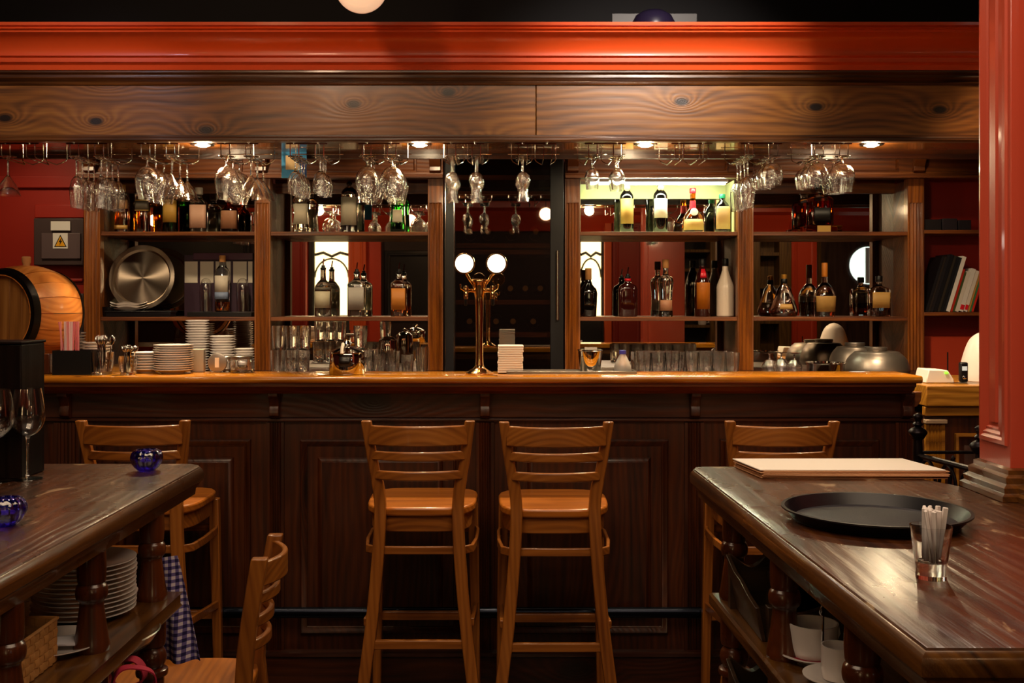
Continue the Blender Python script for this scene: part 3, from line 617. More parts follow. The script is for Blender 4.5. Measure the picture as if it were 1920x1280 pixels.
# decanter on gold base
gbx = thing('display_base', 'clear gold lit block under the large amber decanter', 'stand', (X(1541, 5.5), 5.52, U))
obj('block', B().box(X(1508, 5.5), X(1575, 5.5), 5.46, 5.58, U + .0005, U + .038), glassm('gold_block_glass', 'c88030'), gbx, .002)
obj('front_plate', B().box(X(1528, 5.5), X(1553, 5.5), 5.457, 5.4595, U + .002, U + .036), GB, gbx)
bottle('large square amber decanter with black label on a gold block', 1537, U + .0385, sq(.063, .048, .135, .21, .02, 5), G_CLEAR, BLK, (.19, .215), [(LB['black'], .02, .09, (-PI / 2 - .6, -PI / 2 + .6))], (glassm('red_amber_spirit', 'e04810'), .125))
def xo(r):
    obj('stopper', B().lathe([(.013, .19), (.015, .195), (.015, .215), (.012, .218), (0, .219)], 16), GLDC, r)
bottle('bulbous clear cognac bottle with small oval tan label, nearly empty', 1470, Lo, [(0, .058, .045, 2.2), (.006, .067, .05, 2.2), (.03, .071, .052, 2.2), (.07, .058, .044, 2.2), (.11, .045, .036, 2), (.145, .034, .03, 2), (.165, .016, .016, 2), (.2, .014, .014, 2)], G_CLEAR, BLK, (.17, .195), [(LB['tan'], .038, .065, (-PI / 2 - .5, -PI / 2 + .5))], (L_DARK, .018), extra=xo)
bottle('cognac bottle with long orange capsule and tan label', 1546, Lo, [(0, .049, .042, 2.4), (.005, .051, .044, 2.4), (.1, .056, .048, 2.4), (.13, .05, .044, 2.2), (.16, .03, .028, 2), (.175, .015, .015, 2), (.275, .0125, .0125, 2)], G_CLEAR, mat('orange_capsule', 'c87828', .4), (.205, .278), [(LB['tan'], .025, .105)], (L_DARK, .075))
bottle('squat square cognac bottle with black cap and tan label, right end of lower shelf', 1648, Lo, sq(.053, .04, .135, .2, .0135, 5), G_CLEAR, BLK, (.18, .21), [(LB['tan'], .045, .125, (-PI / 2 - .75, -PI / 2 + .75))], (L_DARK, .07))
# ---- lower left bay: tray, dishes, gift carton
tr_ = thing('steel_tray', 'round brushed steel tray leaning against the mirror', 'tray', (0, 0, 0))
BR, N_, L_, P0 = nt('radial_brushed_steel'); P0.inputs['Base Color'].default_value = lin('b8a898'); P0.inputs['Metallic'].default_value = 1; P0.inputs['Roughness'].default_value = .26
tg = N_.new('ShaderNodeTangent'); tg.direction_type = 'RADIAL'; tg.axis = 'Z'; L_.new(tg.outputs[0], P0.inputs['Tangent']); P0.inputs['Anisotropic'].default_value = .85
obj('dish', B().lathe([(0, .0), (.13, 0), (.14, .002), (.148, .014), (.168, .016), (.17, .018), (.168, .02), (.147, .018), (.138, .004), (0, .002)], 64), BR, tr_)
tr_.rotation_euler = (math.radians(80), 0, 0); tr_.location = (X(268, 5.5), 5.5, SZL + .2)
dk = thing('black_tray', 'flat black box under the white leaf dishes on the lower left shelf', 'box', (X(262, 5.45), 5.45, SZL))
obj('box_base', B().box(X(205, 5.45), X(325, 5.45), 5.4, 5.5, SZL + .0005, SZL + .022), BLACKP, dk, .002)
obj('box_lid', B().box(X(203, 5.45), X(327, 5.45), 5.398, 5.502, SZL + .022, SZL + .03), BLACKP, dk, .002)
for i in range(3):
    b = B(); L = []
    for (r_, z_) in ((.03, 0), (.034, .002), (.075, .016), (.078, .018), (.074, .0185), (.032, .005), (.001, .004)):
        L.append([(r_ * math.cos(a) * 1.25, r_ * .55 * math.sin(a), z_ + (.005 * math.cos(4 * a) if r_ > .05 else 0)) for a in [2 * PI * q / 32 for q in range(32)]])
    b.loops(L)
    o = obj('leaf_dish', b, PORC); o.location = (X(242, 5.45), 5.45, SZL + .0302 + i * .012)
    tag(o, f'white wavy leaf shaped dish, {["bottom", "middle", "top"][i]} of the three before the steel tray', 'dish', 'leaf dishes')
cup = obj('black_cup', B().lathe([(0, 0), (.022, 0), (.028, .01), (.032, .05), (.03, .05), (.026, .012), (0, .006)], 24), BLACKP); cup.location = (X(203, 5.43), 5.43, SZL + .0005)
cup.location.z += .0; tag(cup, 'small black cup at the left end of the lower shelf', 'cup')
ca = thing('gift_carton', 'white and purple gift carton with tall panels behind the whisky bottle', 'box', (X(410, 5.6), 5.6, SZL))
PURP = mat('purple_card', '30182c', .5)
obj('carton_body', B().box(X(346, 5.58), X(474, 5.58), 5.575, 5.64, SZL + .0005, Z(478, 5.58)), PURP, ca, .001)
for a, c in ((346, 370), (375, 400), (404, 432), (437, 462), (465, 473)):
    obj('window_panel', B().box(X(a, 5.57), X(c, 5.57), 5.573, 5.575, Z(530, 5.57), Z(490, 5.57)), LB['wb'], ca)
obj('carton_lid', B().box(X(362, 5.56), X(474, 5.56), 5.56, 5.65, Z(487, 5.56), Z(474, 5.56)), mat('purple_gloss', '4a2c40', .2, coat=.5), ca, .002)
obj('carton_base', B().box(X(356, 5.5), X(476, 5.5), 5.45, 5.57, SZL + .0005, SZL + .025), BLACKP, ca, .002)
bottle('whisky bottle with cork, white and blue label, before the gift carton', 417, SZL + .0255, [(0, .037, .037, 2), (.004, .039, .039, 2), (.2, .0385, .0385, 2), (.22, .03, .03, 2), (.24, .0145, .0145, 2), (.26, .0135, .0135, 2)], G_CLEAR, CORK, (.255, .29), [(LB['wb'], .1, .185), (LB['blueb'], .065, .1)], (L_AMBER, .05), d=5.51)
gs = thing('gift_glass', 'clear domed glass left of the whisky bottle before the carton', 'glass', group='glasses before the carton')
obj('bowl', B().lathe(shell([(.03, 0), (.031, .05), (.033, .1), (.03, .14), (.02, .165), (.008, .172), (.001, .173)], .0015), 24), GLASS, gs)
gp_ = Proto(gs); gp_.put((X(386, 5.5), 5.5, SZL + .026)); gp_.put((X(455, 5.5), 5.5, SZL + .026), label='clear domed glass right of the whisky bottle before the carton')
# ---- stacks on the back worktop
def saucer_mesh(r=.075, h=.016):
    return B().lathe([(0, .002), (r * .5, .002), (r * .52, 0), (r * .58, 0), (r * .6, .004), (r * .9, h - .004), (r, h - .001), (r, h + .001), (r * .97, h + .0015), (r * .6, .0065), (0, .006)], 36)
SAU = saucer_mesh(); sme = None
def plate_stack(cx, cyy, z, n, r, gap, m, name, lab, grp, h=.016, cat='saucer'):
    first = None
    for i in range(n):
        if first is None: first = obj(name, saucer_mesh(r, h), m); o = first
        else: o = first.copy(); C.objects.link(o)
        o.location = (cx + random.uniform(-.0015, .0015), cyy + random.uniform(-.0015, .0015), z + .0003 + i * gap); o.rotation_euler = (0, 0, random.random() * 6)
        w_ = 'topmost' if i == n - 1 else ('lowest' if i == 0 else f'{ORD[i] if i < 14 else str(i + 1) + "th"} from the bottom')
        tag(o, f'{w_} {lab}', cat, grp)
plate_stack(X(370, 5.2), 5.2, CZ, 20, .058, .0125, PORC, 'bowl', 'of the tall dim dish stack under the gift carton', 'dim dish stack under the carton', .018, 'dish')
plate_stack(X(417, 5.15), 5.15, CZ, 14, .06, .0125, PORC, 'bowl', 'of the dim dish stack left of the second post', 'dim dish stack by the second post', .018, 'dish')
plate_stack(X(458, 5.2), 5.2, CZ, 9, .05, .0125, PORC, 'bowl', 'of the short dim dish stack against the second post', 'short dish stack', .018, 'dish')
# tumblers
GLASST = glassy('pressed_glass', 'ffffff', 1.5, .1, .6, 110)
def tumbler(name, r, h, n=10, a=.05, t=.003, base=.012):
    g = thing(name, 'x', 'glass')
    obj('glass_body', B().lathe([(0, 0), (r * .8, 0), (r * .84, .003), (r, h * .75), (r, h), (r - t, h), (r * .82 - t, base), (0, base)], n * 4, ribs=(a * .5, n)), GLASST if a else GLASS, g)
    return Proto(g)
T1 = tumbler('tumbler', .034, .105)
rows = [(5.08, (1208, 1234, 1261, 1297, 1323, 1348, 1373)), (5.16, (1196, 1221, 1247, 1272, 1310, 1336, 1361)), (5.24, (1209, 1235, 1261, 1299, 1325, 1351))]
for ri, (d, xs) in enumerate(rows):
    for j, px in enumerate(xs):
        T1.put((X(px, d), d, CZ + .0005), (0, 0, j), f'faceted tumbler under the lit bay, {["front", "middle", "back"][ri]} row, {ORD[j]} from the left', 'tumblers on the back worktop')
T2 = tumbler('highball_glass', .033, .115, 12, .03)
k = 0
for lvl in (0, 1):
    for d, xs in ((5.08, (520, 545, 568)), (5.17, (531, 558))):
        if lvl and d > 5.1: continue
        for j, px in enumerate(xs):
            if lvl: loc = (X(px + 2, d), d, CZ + .117)
            else: loc = (X(px, d), d, CZ + .0005)
            T2.put(loc, (0, 0, 0), f'tall glass by second post, {["lower", "upper"][lvl]} layer, {"front" if d < 5.1 else "back"} row, {ORD[j]} from left', 'tall glasses by the second post')
for j, (px, lv, d) in enumerate(((640, 0, 5.1), (664, 0, 5.12), (688, 0, 5.1), (676, 1, 5.11), (700, 0, 5.2), (652, 0, 5.2))):
    T2.put((X(px, d), d, CZ + .0005 + lv * .1165), (0, 0, 0), f'tall glass behind the sugar bowl, {["leftmost in front", "second in front", "third in front", "resting on top", "rightmost at the back", "left at the back"][j]}', 'tall glasses behind the sugar bowl')
T3 = tumbler('waisted_tumbler', .03, .098, 8, .06)
for j, px in enumerate((711, 738, 764, 791)):
    T3.put((X(px, 5.05), 5.05, CZ + .0005), (0, 0, 0), f'small faceted glass left of the third post, {ORD[j]} from the left', 'small glasses by the third post', scale=(1, 1, (1, 1.15, .98, 1.35)[j]))
pt = thing('sugar_pot', 'dark chrome lidded pot behind the small glasses', 'pot', (0, 0, 0))
obj('pot_body', B().lathe([(0, 0), (.04, 0), (.046, .01), (.048, .12), (.044, .15), (0, .15)], 28), STEELM, pt); obj('lid', B().lathe([(.046, .15), (.045, .158), (.03, .172), (.01, .178), (.008, .184), (.012, .19), (0, .196)], 28), STEELM, pt)
pt.location = (X(728, 5.22), 5.22, CZ + .0005)
CG = glass_thing('cognac_glass', 'x', 'glass', .028, .03, [(.008, .03), (.022, .037), (.034, .055), (.037, .07), (.028, .105)])
for j, px in enumerate((1443, 1466, 1489)):
    CG.put((X(px, 4.98 + .05 * (j % 2) + .05), 5.03 + .06 * (j % 2), CZ + .1055), (PI, 0, 0), f'upturned cognac glass right of the fifth post, {ORD[j]} from the left', 'upturned cognac glasses')
sd = thing('steel_bowl', 'shallow shiny steel bowl left of the metal domes', 'bowl', (0, 0, 0))
obj('bowl_wall', B().lathe([(.085, 0), (.088, .05), (.093, .056), (.093, .06), (.086, .06), (.083, .003), (0, .002), (0, 0)], 36, caps=False), STEELM, sd)
sd.location = (X(1548, 5.05), 5.05, CZ + .0255 - .025)
def dome(label, px, d, r, h):
    o = thing('cloche', label, 'lid', (0, 0, 0), 'satin metal domes')
    obj('dome_shell', B().lathe(smooth_prof([(r * .97, 0), (r, h * .22), (r * .9, h * .65), (r * .72, h * .92), (r * .6, h), (.001, h * 1.01)], 4), 48, caps=False), DOME, o)
    obj('handle', B().lathe([(.045, 0), (.05, .012), (.048, .02), (0, .021)], 28, (0, 0, h)), DOME, o)
    o.location = (X(px, d), d, CZ + .0005)
dome('large satin metal dome in front at the right end of the back bar', 1644, 5.13, .152, .108)
dome('smaller satin metal dome behind the large one', 1603, 5.4, .13, .12)
# ================================================================== RIGHT SHELF BOOKS
BZ = Z(585, DB) + .0005
cols = ['141014', '241c18', '181418', '0c0a10', '2a241c', '101014', '1c1c20', 'd8d4d0', 'a82818', '3c4a28', 'c8c0b8', 'd0ccc8', 'ccc4bc', 'b08040', '387048', 'c02818']
nm = ['black', 'dark brown', 'near-black', 'jet black', 'olive black', 'coal black', 'charcoal', 'thick white', 'red', 'dark green', 'pale grey', 'white red-tagged', 'off-white', 'tan', 'green', 'bright red']
xx = X(1738, DB); hts = [.29, .29, .3, .3, .295, .29, .285, .29, .225, .21, .21, .225, .215, .2, .2, .19]; th = [.012, .01, .014, .018, .012, .014, .012, .02, .01, .01, .018, .022, .018, .008, .008, .01]
lean = math.radians(17)
for i in range(16):
    bk = thing('book', f'{nm[i]} book or magazine leaning on the right shelf, {ORD[i] + " from the left" if i < 14 else ("last but one" if i == 14 else "last before the pillar")}', 'book', (xx, DB + .02, BZ), 'books on the right shelf')
    t, h = th[i], hts[i]
    cm = mat('book_cover', cols[i], .4, coat=.2)
    obj('cover', B().box(xx, xx + .0012, DB + .02, DB + .17, BZ, BZ + h).box(xx + t - .0012, xx + t, DB + .02, DB + .17, BZ, BZ + h).box(xx + .0012, xx + t - .0012, DB + .02, DB + .0215, BZ, BZ + h), cm, bk)
    obj('pages', B().box(xx + .0012, xx + t - .0012, DB + .0215, DB + .168, BZ + .002, BZ + h - .002), PAPER, bk)
    if i in (11, 12): obj('spine_label', B().box(xx + .002, xx + t - .002, DB + .0185, DB + .02, BZ + .01, BZ + .035), REDC, bk)
    bk.rotation_euler = (0, lean, 0); bk.location.z = BZ + (t * math.sin(lean)) + .0005; xx += t / math.cos(lean) + .0012
    if False: pass
UZ = Z(431, DB) + .0005
for i, (a, c, h) in enumerate(((1737, 1770, .055), (1772, 1800, .06), (1802, 1826, .052))):
    o = obj('box_file', B().box(X(a, DB), X(c, DB), DB + .03, DB + .17, UZ, UZ + h), mat('dark_file', ['161014', '201820', '181018'][i], .5), None, .002)
    tag(o, f'dark low box on the upper right shelf, {["leftmost", "middle", "rightmost"][i]} of three', 'box', 'dark boxes on the upper right shelf')
# ================================================================== SIDE COUNTER (right, behind bar end)
SD = 4.35; scz = Z(722, SD)
sc_ = thing('side_counter', 'yellow brown pine side counter beyond the right end of the bar', 'counter', (2.0, SD, 0))
sx0 = X(1734, SD) + .0; sx1 = 3.3
obj('worktop', B().box(sx0, sx1, SD - .015, SD + .62, scz - .085, scz), W_SIDE, sc_, .004)
obj('rail_board', B().box(sx0, sx1, SD, SD + .03, scz - .125, scz - .088), W_SIDE, sc_, .003)
obj('front_board', B().box(sx0, sx1, SD + .02, SD + .6, 0, scz - .13), W_CTR, sc_)
b = B(); fluted(b, sx0 + .005, X(1772, SD), SD + .0, .02, .1, Z(794, SD), 4, .006)
obj('pilaster', b, W_SIDE, sc_)
obj('pilaster_cap', B().box(sx0, X(1775, SD), SD - .012, SD + .02, Z(794, SD), Z(786, SD)), mat('worn_capital', '98806a', .4), sc_, .003)
obj('panel_moulding', B().ring(X(1793, SD), sx1 - .1, .3, Z(813, SD), SD + .02, [(0, 0), (.002, .014), (.012, .016), (.02, .004), (.022, 0)]), W_SIDE, sc_)
obj('door_panel', B().ring(X(1812, SD), sx1 - .14, .35, Z(836, SD), SD + .02, [(0, 0), (.03, .012), (.2, .012)]), W_CTR, sc_)
rt = thing('router', 'pale grey box with green light on the side counter', 'router', (X(1757, 4.5), 4.5, scz))
obj('case', B().prism([(X(1727, 4.5), scz + .001), (X(1781, 4.5), scz + .001), (X(1779, 4.5), scz + .018), (X(1768, 4.5), scz + .055), (X(1733, 4.5), scz + .058)], 'xz', 4.45, 4.58), WHITE, rt, .004)
obj('indicator', B().box(X(1762, 4.5), X(1768, 4.5), 4.446, 4.45, scz + .042, scz + .047), mat('green_led', '60ff20', .3, emit='60ff20', es=2), rt)
obj('antenna', B().tube([(X(1777, 4.56), 4.56, scz + .02), (X(1777, 4.56), 4.56, scz + .125)], .003, 8), BLACKM, rt)
ph = thing('phone', 'black and silver cordless phone standing on the side counter', 'phone', (X(1808, 4.5), 4.5, scz))
obj('body', B().box(X(1801, 4.5), X(1816, 4.5), 4.5, 4.525, scz + .001, scz + .085), BLACKP, ph, .006)
obj('screen', B().box(X(1804, 4.5), X(1813, 4.5), 4.498, 4.5, scz + .05, scz + .068), mat('grey_screen', 'b8c0c0', .2, emit='b8c0c0', es=.3), ph)
obj('keypad', B().lathe([(0, -.003), (.008, -.002), (.009, 0), (0, 0)], 16, (X(1808.5, 4.5), 4.5, scz + .02), axis='Y'), STEELM, ph)
vs = thing('lampshade', 'white rounded lamp half hidden by the red pillar', 'lamp', (X(1858, 4.55), 4.62, scz))
obj('shade', B().lathe(smooth_prof([(.1, 0), (.098, .03), (.085, .1), (.06, .17), (.03, .2), (.001, .21)], 4), 40, (X(1858, 4.55), 4.62, scz + .001)), mat('white_shade', 'd8ccc8', .4), vs)
# ================================================================== LEFT WALL BOXES
fb = thing('fuse_box', 'grey brown electrical box with a yellow warning sticker on the red wall', 'fuse box', (X(110, 5.45), 5.5, Z(440, 5.45)))
GB1 = mat('grey_brown_plastic', '3c2c2c', .5); GB2 = mat('grey_panel_plastic', '58484a', .4)
FZ = lambda y: Z(y, 5.44)
FX = lambda x: X(x, 5.44)
obj('housing', B().box(FX(63), FX(156), 5.44, 5.5, FZ(497), FZ(409)), GB1, fb, .004)
obj('upper_cover', B().box(FX(63), FX(156), 5.45, 5.5, FZ(408), FZ(383)), REDD, fb, .004)
obj('door', B().box(FX(79), FX(152), 5.43, 5.44, FZ(485), FZ(437)), GB2, fb, .002)
obj('name_plate', B().box(FX(97), FX(133), 5.428, 5.44, FZ(432), FZ(415)), WHITE, fb)
st = obj('warning_sticker', B().box(FX(101), FX(129), 5.427, 5.43, FZ(466), FZ(437)), WHITE, fb)
YEL = mat('sticker_yellow', 'e0a010', .5); BK = mat('sticker_black', '0c0804', .5)
obj('black_triangle', B().prism([(FX(103.5), FZ(463)), (FX(127), FZ(463)), (FX(115.2), FZ(440))], 'xz', 5.4262, 5.427), BK, st)
obj('yellow_triangle', B().prism([(FX(106), FZ(461.5)), (FX(124.5), FZ(461.5)), (FX(115.2), FZ(443.5))], 'xz', 5.4255, 5.4262), YEL, st)
obj('lightning_bolt', B().prism([(FX(117), FZ(446)), (FX(112), FZ(454)), (FX(115), FZ(454)), (FX(113.5), FZ(460.5)), (FX(119), FZ(451.5)), (FX(116), FZ(451.5))], 'xz', 5.4248, 5.4255), BK, st)
f2 = thing('switch_box', 'smaller grey switch box low on the red wall behind the barrel', 'fuse box', (X(135, 5.45), 5.5, FZ(620)))
obj('housing', B().box(FX(100), FX(156), 5.44, 5.5, FZ(660), FZ(550)), GB1, f2, .004); obj('door', B().box(FX(112), FX(154), 5.43, 5.44, FZ(625), FZ(573)), GB2, f2, .002)
obj('name_plate', B().box(FX(110), FX(132), 5.428, 5.44, FZ(571), FZ(556)), WHITE, f2)
# ================================================================== BAR COUNTER
CF = 4.06; LZ = 1.23; CD = 3.94
bc_ = thing('bar_counter', 'long dark panelled pine bar counter with a glossy honey coloured edge', 'counter', (-.3, 4.1, 0))
cx0 = -2.6; cx1 = 1.562
nose = [(4.22, LZ), (CD + .012, LZ), (CD + .004, LZ - .003), (CD, LZ - .010), (CD + .001, LZ - .018), (CD + .006, LZ - .025), (CD + .014, LZ - .028), (4.22, LZ - .028)]
W_TOP = W_NOSE
obj('bar_top', B().prism(nose, 'yz', cx0, cx1 - .004), W_TOP, bc_, .002)
obj('bar_top_extension', B().box(cx0, -1.45, 4.2201, 4.72, LZ - .028, LZ), W_TOP, bc_)
und = [(4.2, LZ - .028), (CD + .022, LZ - .028), (CD + .022, LZ - .04), (CD + .034, LZ - .044), (CD + .042, LZ - .056), (CD + .06, LZ - .062), (CD + .07, LZ - .07), (4.2, LZ - .07)]
obj('under_moulding', B().prism(und, 'yz', cx0, cx1 - .02), W_BACKX, bc_)
bx1 = X(1716, CF)
obj('counter_body', B().box(cx0, bx1, CF + .02, 4.2, 0, LZ - .07), W_CTRX, bc_)
cz = lambda y: Z(y, CF)
obj('top_rail', B().box(cx0, bx1, CF + .004, CF + .02, cz(783), LZ - .07), W_CTRX, bc_, .002)
obj('rail_bead', B().box(cx0, bx1, CF - .004, CF + .02, cz(790), cz(784)), W_CTRX, bc_, .003)
obj('plinth', B().box(cx0, bx1, CF - .008, CF + .02, 0, cz(1228)), W_CTRX, bc_, .004)
obj('plinth_moulding', B().prism([(CF - .008, cz(1228)), (CF - .018, cz(1228)), (CF - .016, cz(1222)), (CF - .006, cz(1220)), (CF + .02, cz(1218))], 'yz', cx0, bx1), W_CTRX, bc_)
pil = [(100, 150), (500, 532), (893, 926), (1284, 1320), (1680, 1716)]
pil = [(-295, -262)] + pil
for a, c in pil:
    b = B(); fluted(b, X(a, CF), X(c, CF), CF + .002, .02, cz(1219), cz(792), 5, .005)
    obj('pilaster', b, W_CTR, bc_)
    xm = X((a + c) / 2, CF)
    q = [(CF + .005, cz(735)), (CF - .05, cz(735)), (CF - .05, cz(741)), (CF - .035, cz(748)), (CF - .022, cz(760)), (CF - .03, cz(768)), (CF - .028, cz(778)), (CF - .01, cz(783)), (CF + .005, cz(784))]
    obj('corbel', B().prism(q, 'yz', xm - .018, xm + .018), W_CTR, bc_, .002)
for i in range(len(pil) - 1):
    a, c = X(pil[i][1], CF), X(pil[i + 1][0], CF)
    x0, x1 = a + .062, c - .062
    p = obj('front_panel', B().box(a, c, CF + .012, CF + .02, cz(1219), cz(790)).ring(x0 + .065, x1 - .065, cz(1152), cz(857), CF + .012, [(0, 0), (.001, .002), (.017, .012), (.1, .012)]), W_CTR, bc_)
    rx0, rx1, rz0, rz1 = x0 + .083, x1 - .083, cz(1152) + .018, cz(857) - .018
    obj('raised_field', B().box(rx0, rx1, CF - .0005, CF + .012, rz0, rz1), W_CTR, p, .002)
    obj('panel_moulding', B().ring(x0, x1, cz(1188), cz(824), CF + .012, [(0, 0), (.001, .013), (.006, .017), (.012, .014), (.018, .006), (.024, .004), (.026, 0)]), W_CTR, p)
obj('end_corbel', B().prism([(bx1, cz(735)), (bx1 + .03, cz(735)), (bx1 + .026, cz(752)), (bx1 + .012, cz(762)), (bx1, cz(764))], 'xz', CF + .01, CF + .05), W_BACKX, bc_, .002)
fr_ = thing('foot_rail', 'blue black metal foot rail along the base of the bar', 'rail', (-.3, 4.0, .34))
rz = Z(1148, 4.015)
obj('tube', B().lathe([(0, -2.5), (.0205, -2.5), (.0205, 1.5), (0, 1.5)], 20, (0, 4.015, rz), axis='X'), RAIL, fr_)
for x in (-2.1, -1.2, -.33, .13, .95, 1.42):
    obj('bracket', B().tube([(x, 4.015, rz), (x, 4.045, rz - .01), (x, 4.058, rz - .01)], .008, 8), BLACKM, fr_)
# ================================================================== THINGS ON THE BAR
LZ1 = LZ + .0005
# barrel
ba = thing('barrel', 'small oak barrel with dark hoops on a wooden cradle, left end of the bar', 'barrel', (0, 0, 0))
def brad(t): return .170 + .027 * math.cos(PI * (t - .5))  # t along 0..1
LEN = .28; NS = 18
for k in range(NS):
    a0, a1 = 2 * PI * k / NS + .006, 2 * PI * (k + 1) / NS - .006
    b = B(); L = []
    for j in range(11):
        t = j / 10; y = -LEN / 2 + LEN * t; R = brad(t) + (.001 if k % 2 else 0)
        am = (a0 + a1) / 2
        L.append([(R * math.cos(a) , y, R * math.sin(a)) for a in (a0, am, a1)] + [((R - .018) * math.cos(a), y, (R - .018) * math.sin(a)) for a in (a1, am, a0)])
    b.loops(L, True, True)
    obj('stave', b, W_BARREL, ba)
for yy in (-LEN / 2 + .02,):
    for k in range(5):
        xa_, xb2 = -.155 + k * .062 + .0008, -.155 + (k + 1) * .062 - .0008
        pts = [];
        for q in range(7):
            x = lerp(xa_, xb2, q / 6); pts.append((x, math.sqrt(max(.156 ** 2 - x * x, .0001))))
        for q in range(7):
            x = lerp(xb2, xa_, q / 6); pts.append((x, -math.sqrt(max(.156 ** 2 - x * x, .0001))))
        obj('head_board', B().prism(pts, 'xz', yy, yy + .014), W_BHEAD, ba, .0008)
HOOP = mat('black_iron_hoop', '1a1410', .35, .7)
for t0, t1 in ((0.0, .1), (.95, .995)):
    b = B(); L = []
    for (t, o_) in ((t0, .001), (t0, .005), (t1, .005), (t1, .001)):
        y = -LEN / 2 + LEN * t; R = brad(t) + o_
        L.append([(R * math.cos(a), y, R * math.sin(a)) for a in [2 * PI * q / 48 for q in range(48)]])
    b.loops(L, False, True, True); obj('hoop', b, HOOP, ba)
b = B(); L = [[(r_ * math.cos(a), -LEN / 2 + y_, r_ * math.sin(a)) for a in [2 * PI * q / 48 for q in range(48)]] for r_, y_ in ((.1755, -.001), (.157, -.001), (.157, .02))]
b.loops(L, False, True); obj('hoop_lip', b, HOOP, ba)
obj('bung', B().lathe([(.016, .185), (.014, .202), (.018, .21), (.019, .228), (.015, .233), (0, .233)], 16, (0, 0, 0)), CORK, ba)
ba.rotation_euler = (0, 0, math.radians(-20)); bax, bay = -1.95, 4.38; baz = LZ + .228
ba.location = (bax, bay, baz)
crd = thing('barrel_cradle', 'wooden cradle with notched boards under the barrel', 'stand', (0, 0, 0))
for yy in (-.09, .085):
    Rc = brad((abs(yy) + .014 - .0) / LEN * (1 if yy > 0 else -1) + .5) + .012; hc = baz - LZ
    pts = [(-.17, 0), (.17, 0), (.17, .07)] + [(Rc * math.sin(a), hc - Rc * math.cos(a)) for a in [.95, .75, .5, .25, 0, -.25, -.5, -.75, -.95]] + [(-.17, .07)]
    pts = [(p[0], max(p[1], 0) if k_ < 2 else max(p[1], .004)) for k_, p in enumerate(pts)]
    obj('cradle_board', B().prism(pts, 'xz', yy - .014, yy + .014), W_TLEG, crd, .0)
for xx_ in (-.17, .145): obj('cross_bar', B().box(xx_, xx_ + .03, -.13, .12, .001, .045), W_TLEG, crd, .002)
crd.rotation_euler = ba.rotation_euler; crd.location = (bax, bay, LZ + .0005)
wbt = thing('lying_bottle', 'dark bottle neck with black capsule poking out beside the barrel', 'bottle', (0, 0, 0))
obj('bottle_body', B().lathe([(0, -.3), (.036, -.298), (.038, -.29), (.038, -.12), (.03, -.1), (.02, -.085), (.018, -.06)], 18, axis='X'), G_BLK, wbt)
obj('capsule', B().lathe([(.0185, -.07), (.0195, -.065), (.0195, -.004), (.017, 0), (0, 0)], 18, axis='X'), BLK, wbt)
wbt.location = (X(70, 4.02), 4.02, LZ + .0395 + .0)
obj_tap = thing('cradle_peg', 'square wooden block beside the black bottle neck', 'block', (X(83, 4.06), 4.06, LZ))
obj('peg', B().box(X(71, 4.06), X(95, 4.06), 4.05, 4.1, LZ1, LZ + .078), W_TLEG, obj_tap, .003)
# straw box
sb = thing('straw_box', 'black open box holding pink straws beside the barrel', 'box', (X(132, 4.02), 4.02, LZ))
x0, x1, y0, y1, z0, z1 = X(98, 4.0), X(170, 4.0), 4.0, 4.12, LZ1, Z(657, 4.0)
obj('front', B().box(x0, x1, y0, y0 + .003, z0, z1), BLACKP, sb); obj('rear', B().box(x0, x1, y1 - .003, y1, z0, z1), BLACKP, sb)
obj('side', B().box(x0, x0 + .003, y0 + .003, y1 - .003, z0, z1), BLACKP, sb); obj('side', B().box(x1 - .003, x1, y0 + .003, y1 - .003, z0, z1), BLACKP, sb); obj('bottom', B().box(x0 + .003, x1 - .003, y0 + .003, y1 - .003, z0, z0 + .003), BLACKP, sb)
ST = [mat('pink_straw', 'e89090', .4), mat('pale_straw', 'f0d0d0', .4), mat('rose_straw', 'd87078', .4)]
protoS = {}
for i in range(36):
    a = X(118 + 24 * ((i * .618) % 1), 4.03); yy = 4.02 + .05 * ((i * .37) % 1); lx = random.uniform(-.006, .004); m_ = i % 3
    if i == 35: a = X(118, 4.03); lx = -.03
    if m_ not in protoS:
        protoS[m_] = obj('straw', B().lathe([(.003, 0), (.003, .195), (.0022, .195), (.0022, .001)], 8), ST[m_]); o = protoS[m_]
    else: o = protoS[m_].copy(); C.objects.link(o)
    o.location = (a, yy, LZ + .005); o.rotation_euler = (random.uniform(-.03, .03), lx / .195 * 1.0, 0)
    tag(o, f'{["mid pink", "pale pink", "rose pink"][m_]} drinking straw standing in the black box', 'straw', 'drinking straws in the black box')
plate_stack(X(133, 4.62), 4.62, LZ, 11, .062, .0125, PORC, 'saucer', 'of the saucers stacked behind the black straw box', 'saucers behind the straw box')
plate_stack(X(182, 4.5), 4.5, LZ, 8, .06, .0125, PORC, 'saucer', 'of the low saucer stack behind the big cutlery glass', 'saucers behind the cutlery glass')
# cutlery glasses
TC = tumbler('cutlery_glass', .042, .085, 12, .0, .002, .012); TC.put((X(190, 4.02), 4.03, LZ1), label='large clear glass full of teaspoons on the bar')
TD = tumbler('spoon_glass', .034, .07, 12, .0, .002, .01); TD.put((X(240, 4.02), 4.02, LZ1), label='smaller clear glass of little spoons on the bar')
def spoon(name, L_=.135):
    o = thing(name, 'x', 'spoon')
    obj('handle', B().loops([[(x, -.001, z), (x + w_, -.001, z), (x + w_, .001, z), (x, .001, z)] for z, x, w_ in ((0, -.004, .008), (L_ * .3, -.0025, .005), (L_ * .7, -.002, .004), (L_ * .76, -.002, .004))], True, False), STEELM, o)
    obj('bowl', B().loft([(L_ * .74, .002, .0012, 2), (L_ * .8, .009, .0025, 2), (L_ * .88, .0125, .004, 2), (L_ * .96, .009, .0025, 2), (L_, .002, .001, 2)], 14), STEELM, o)
    return Proto(o)
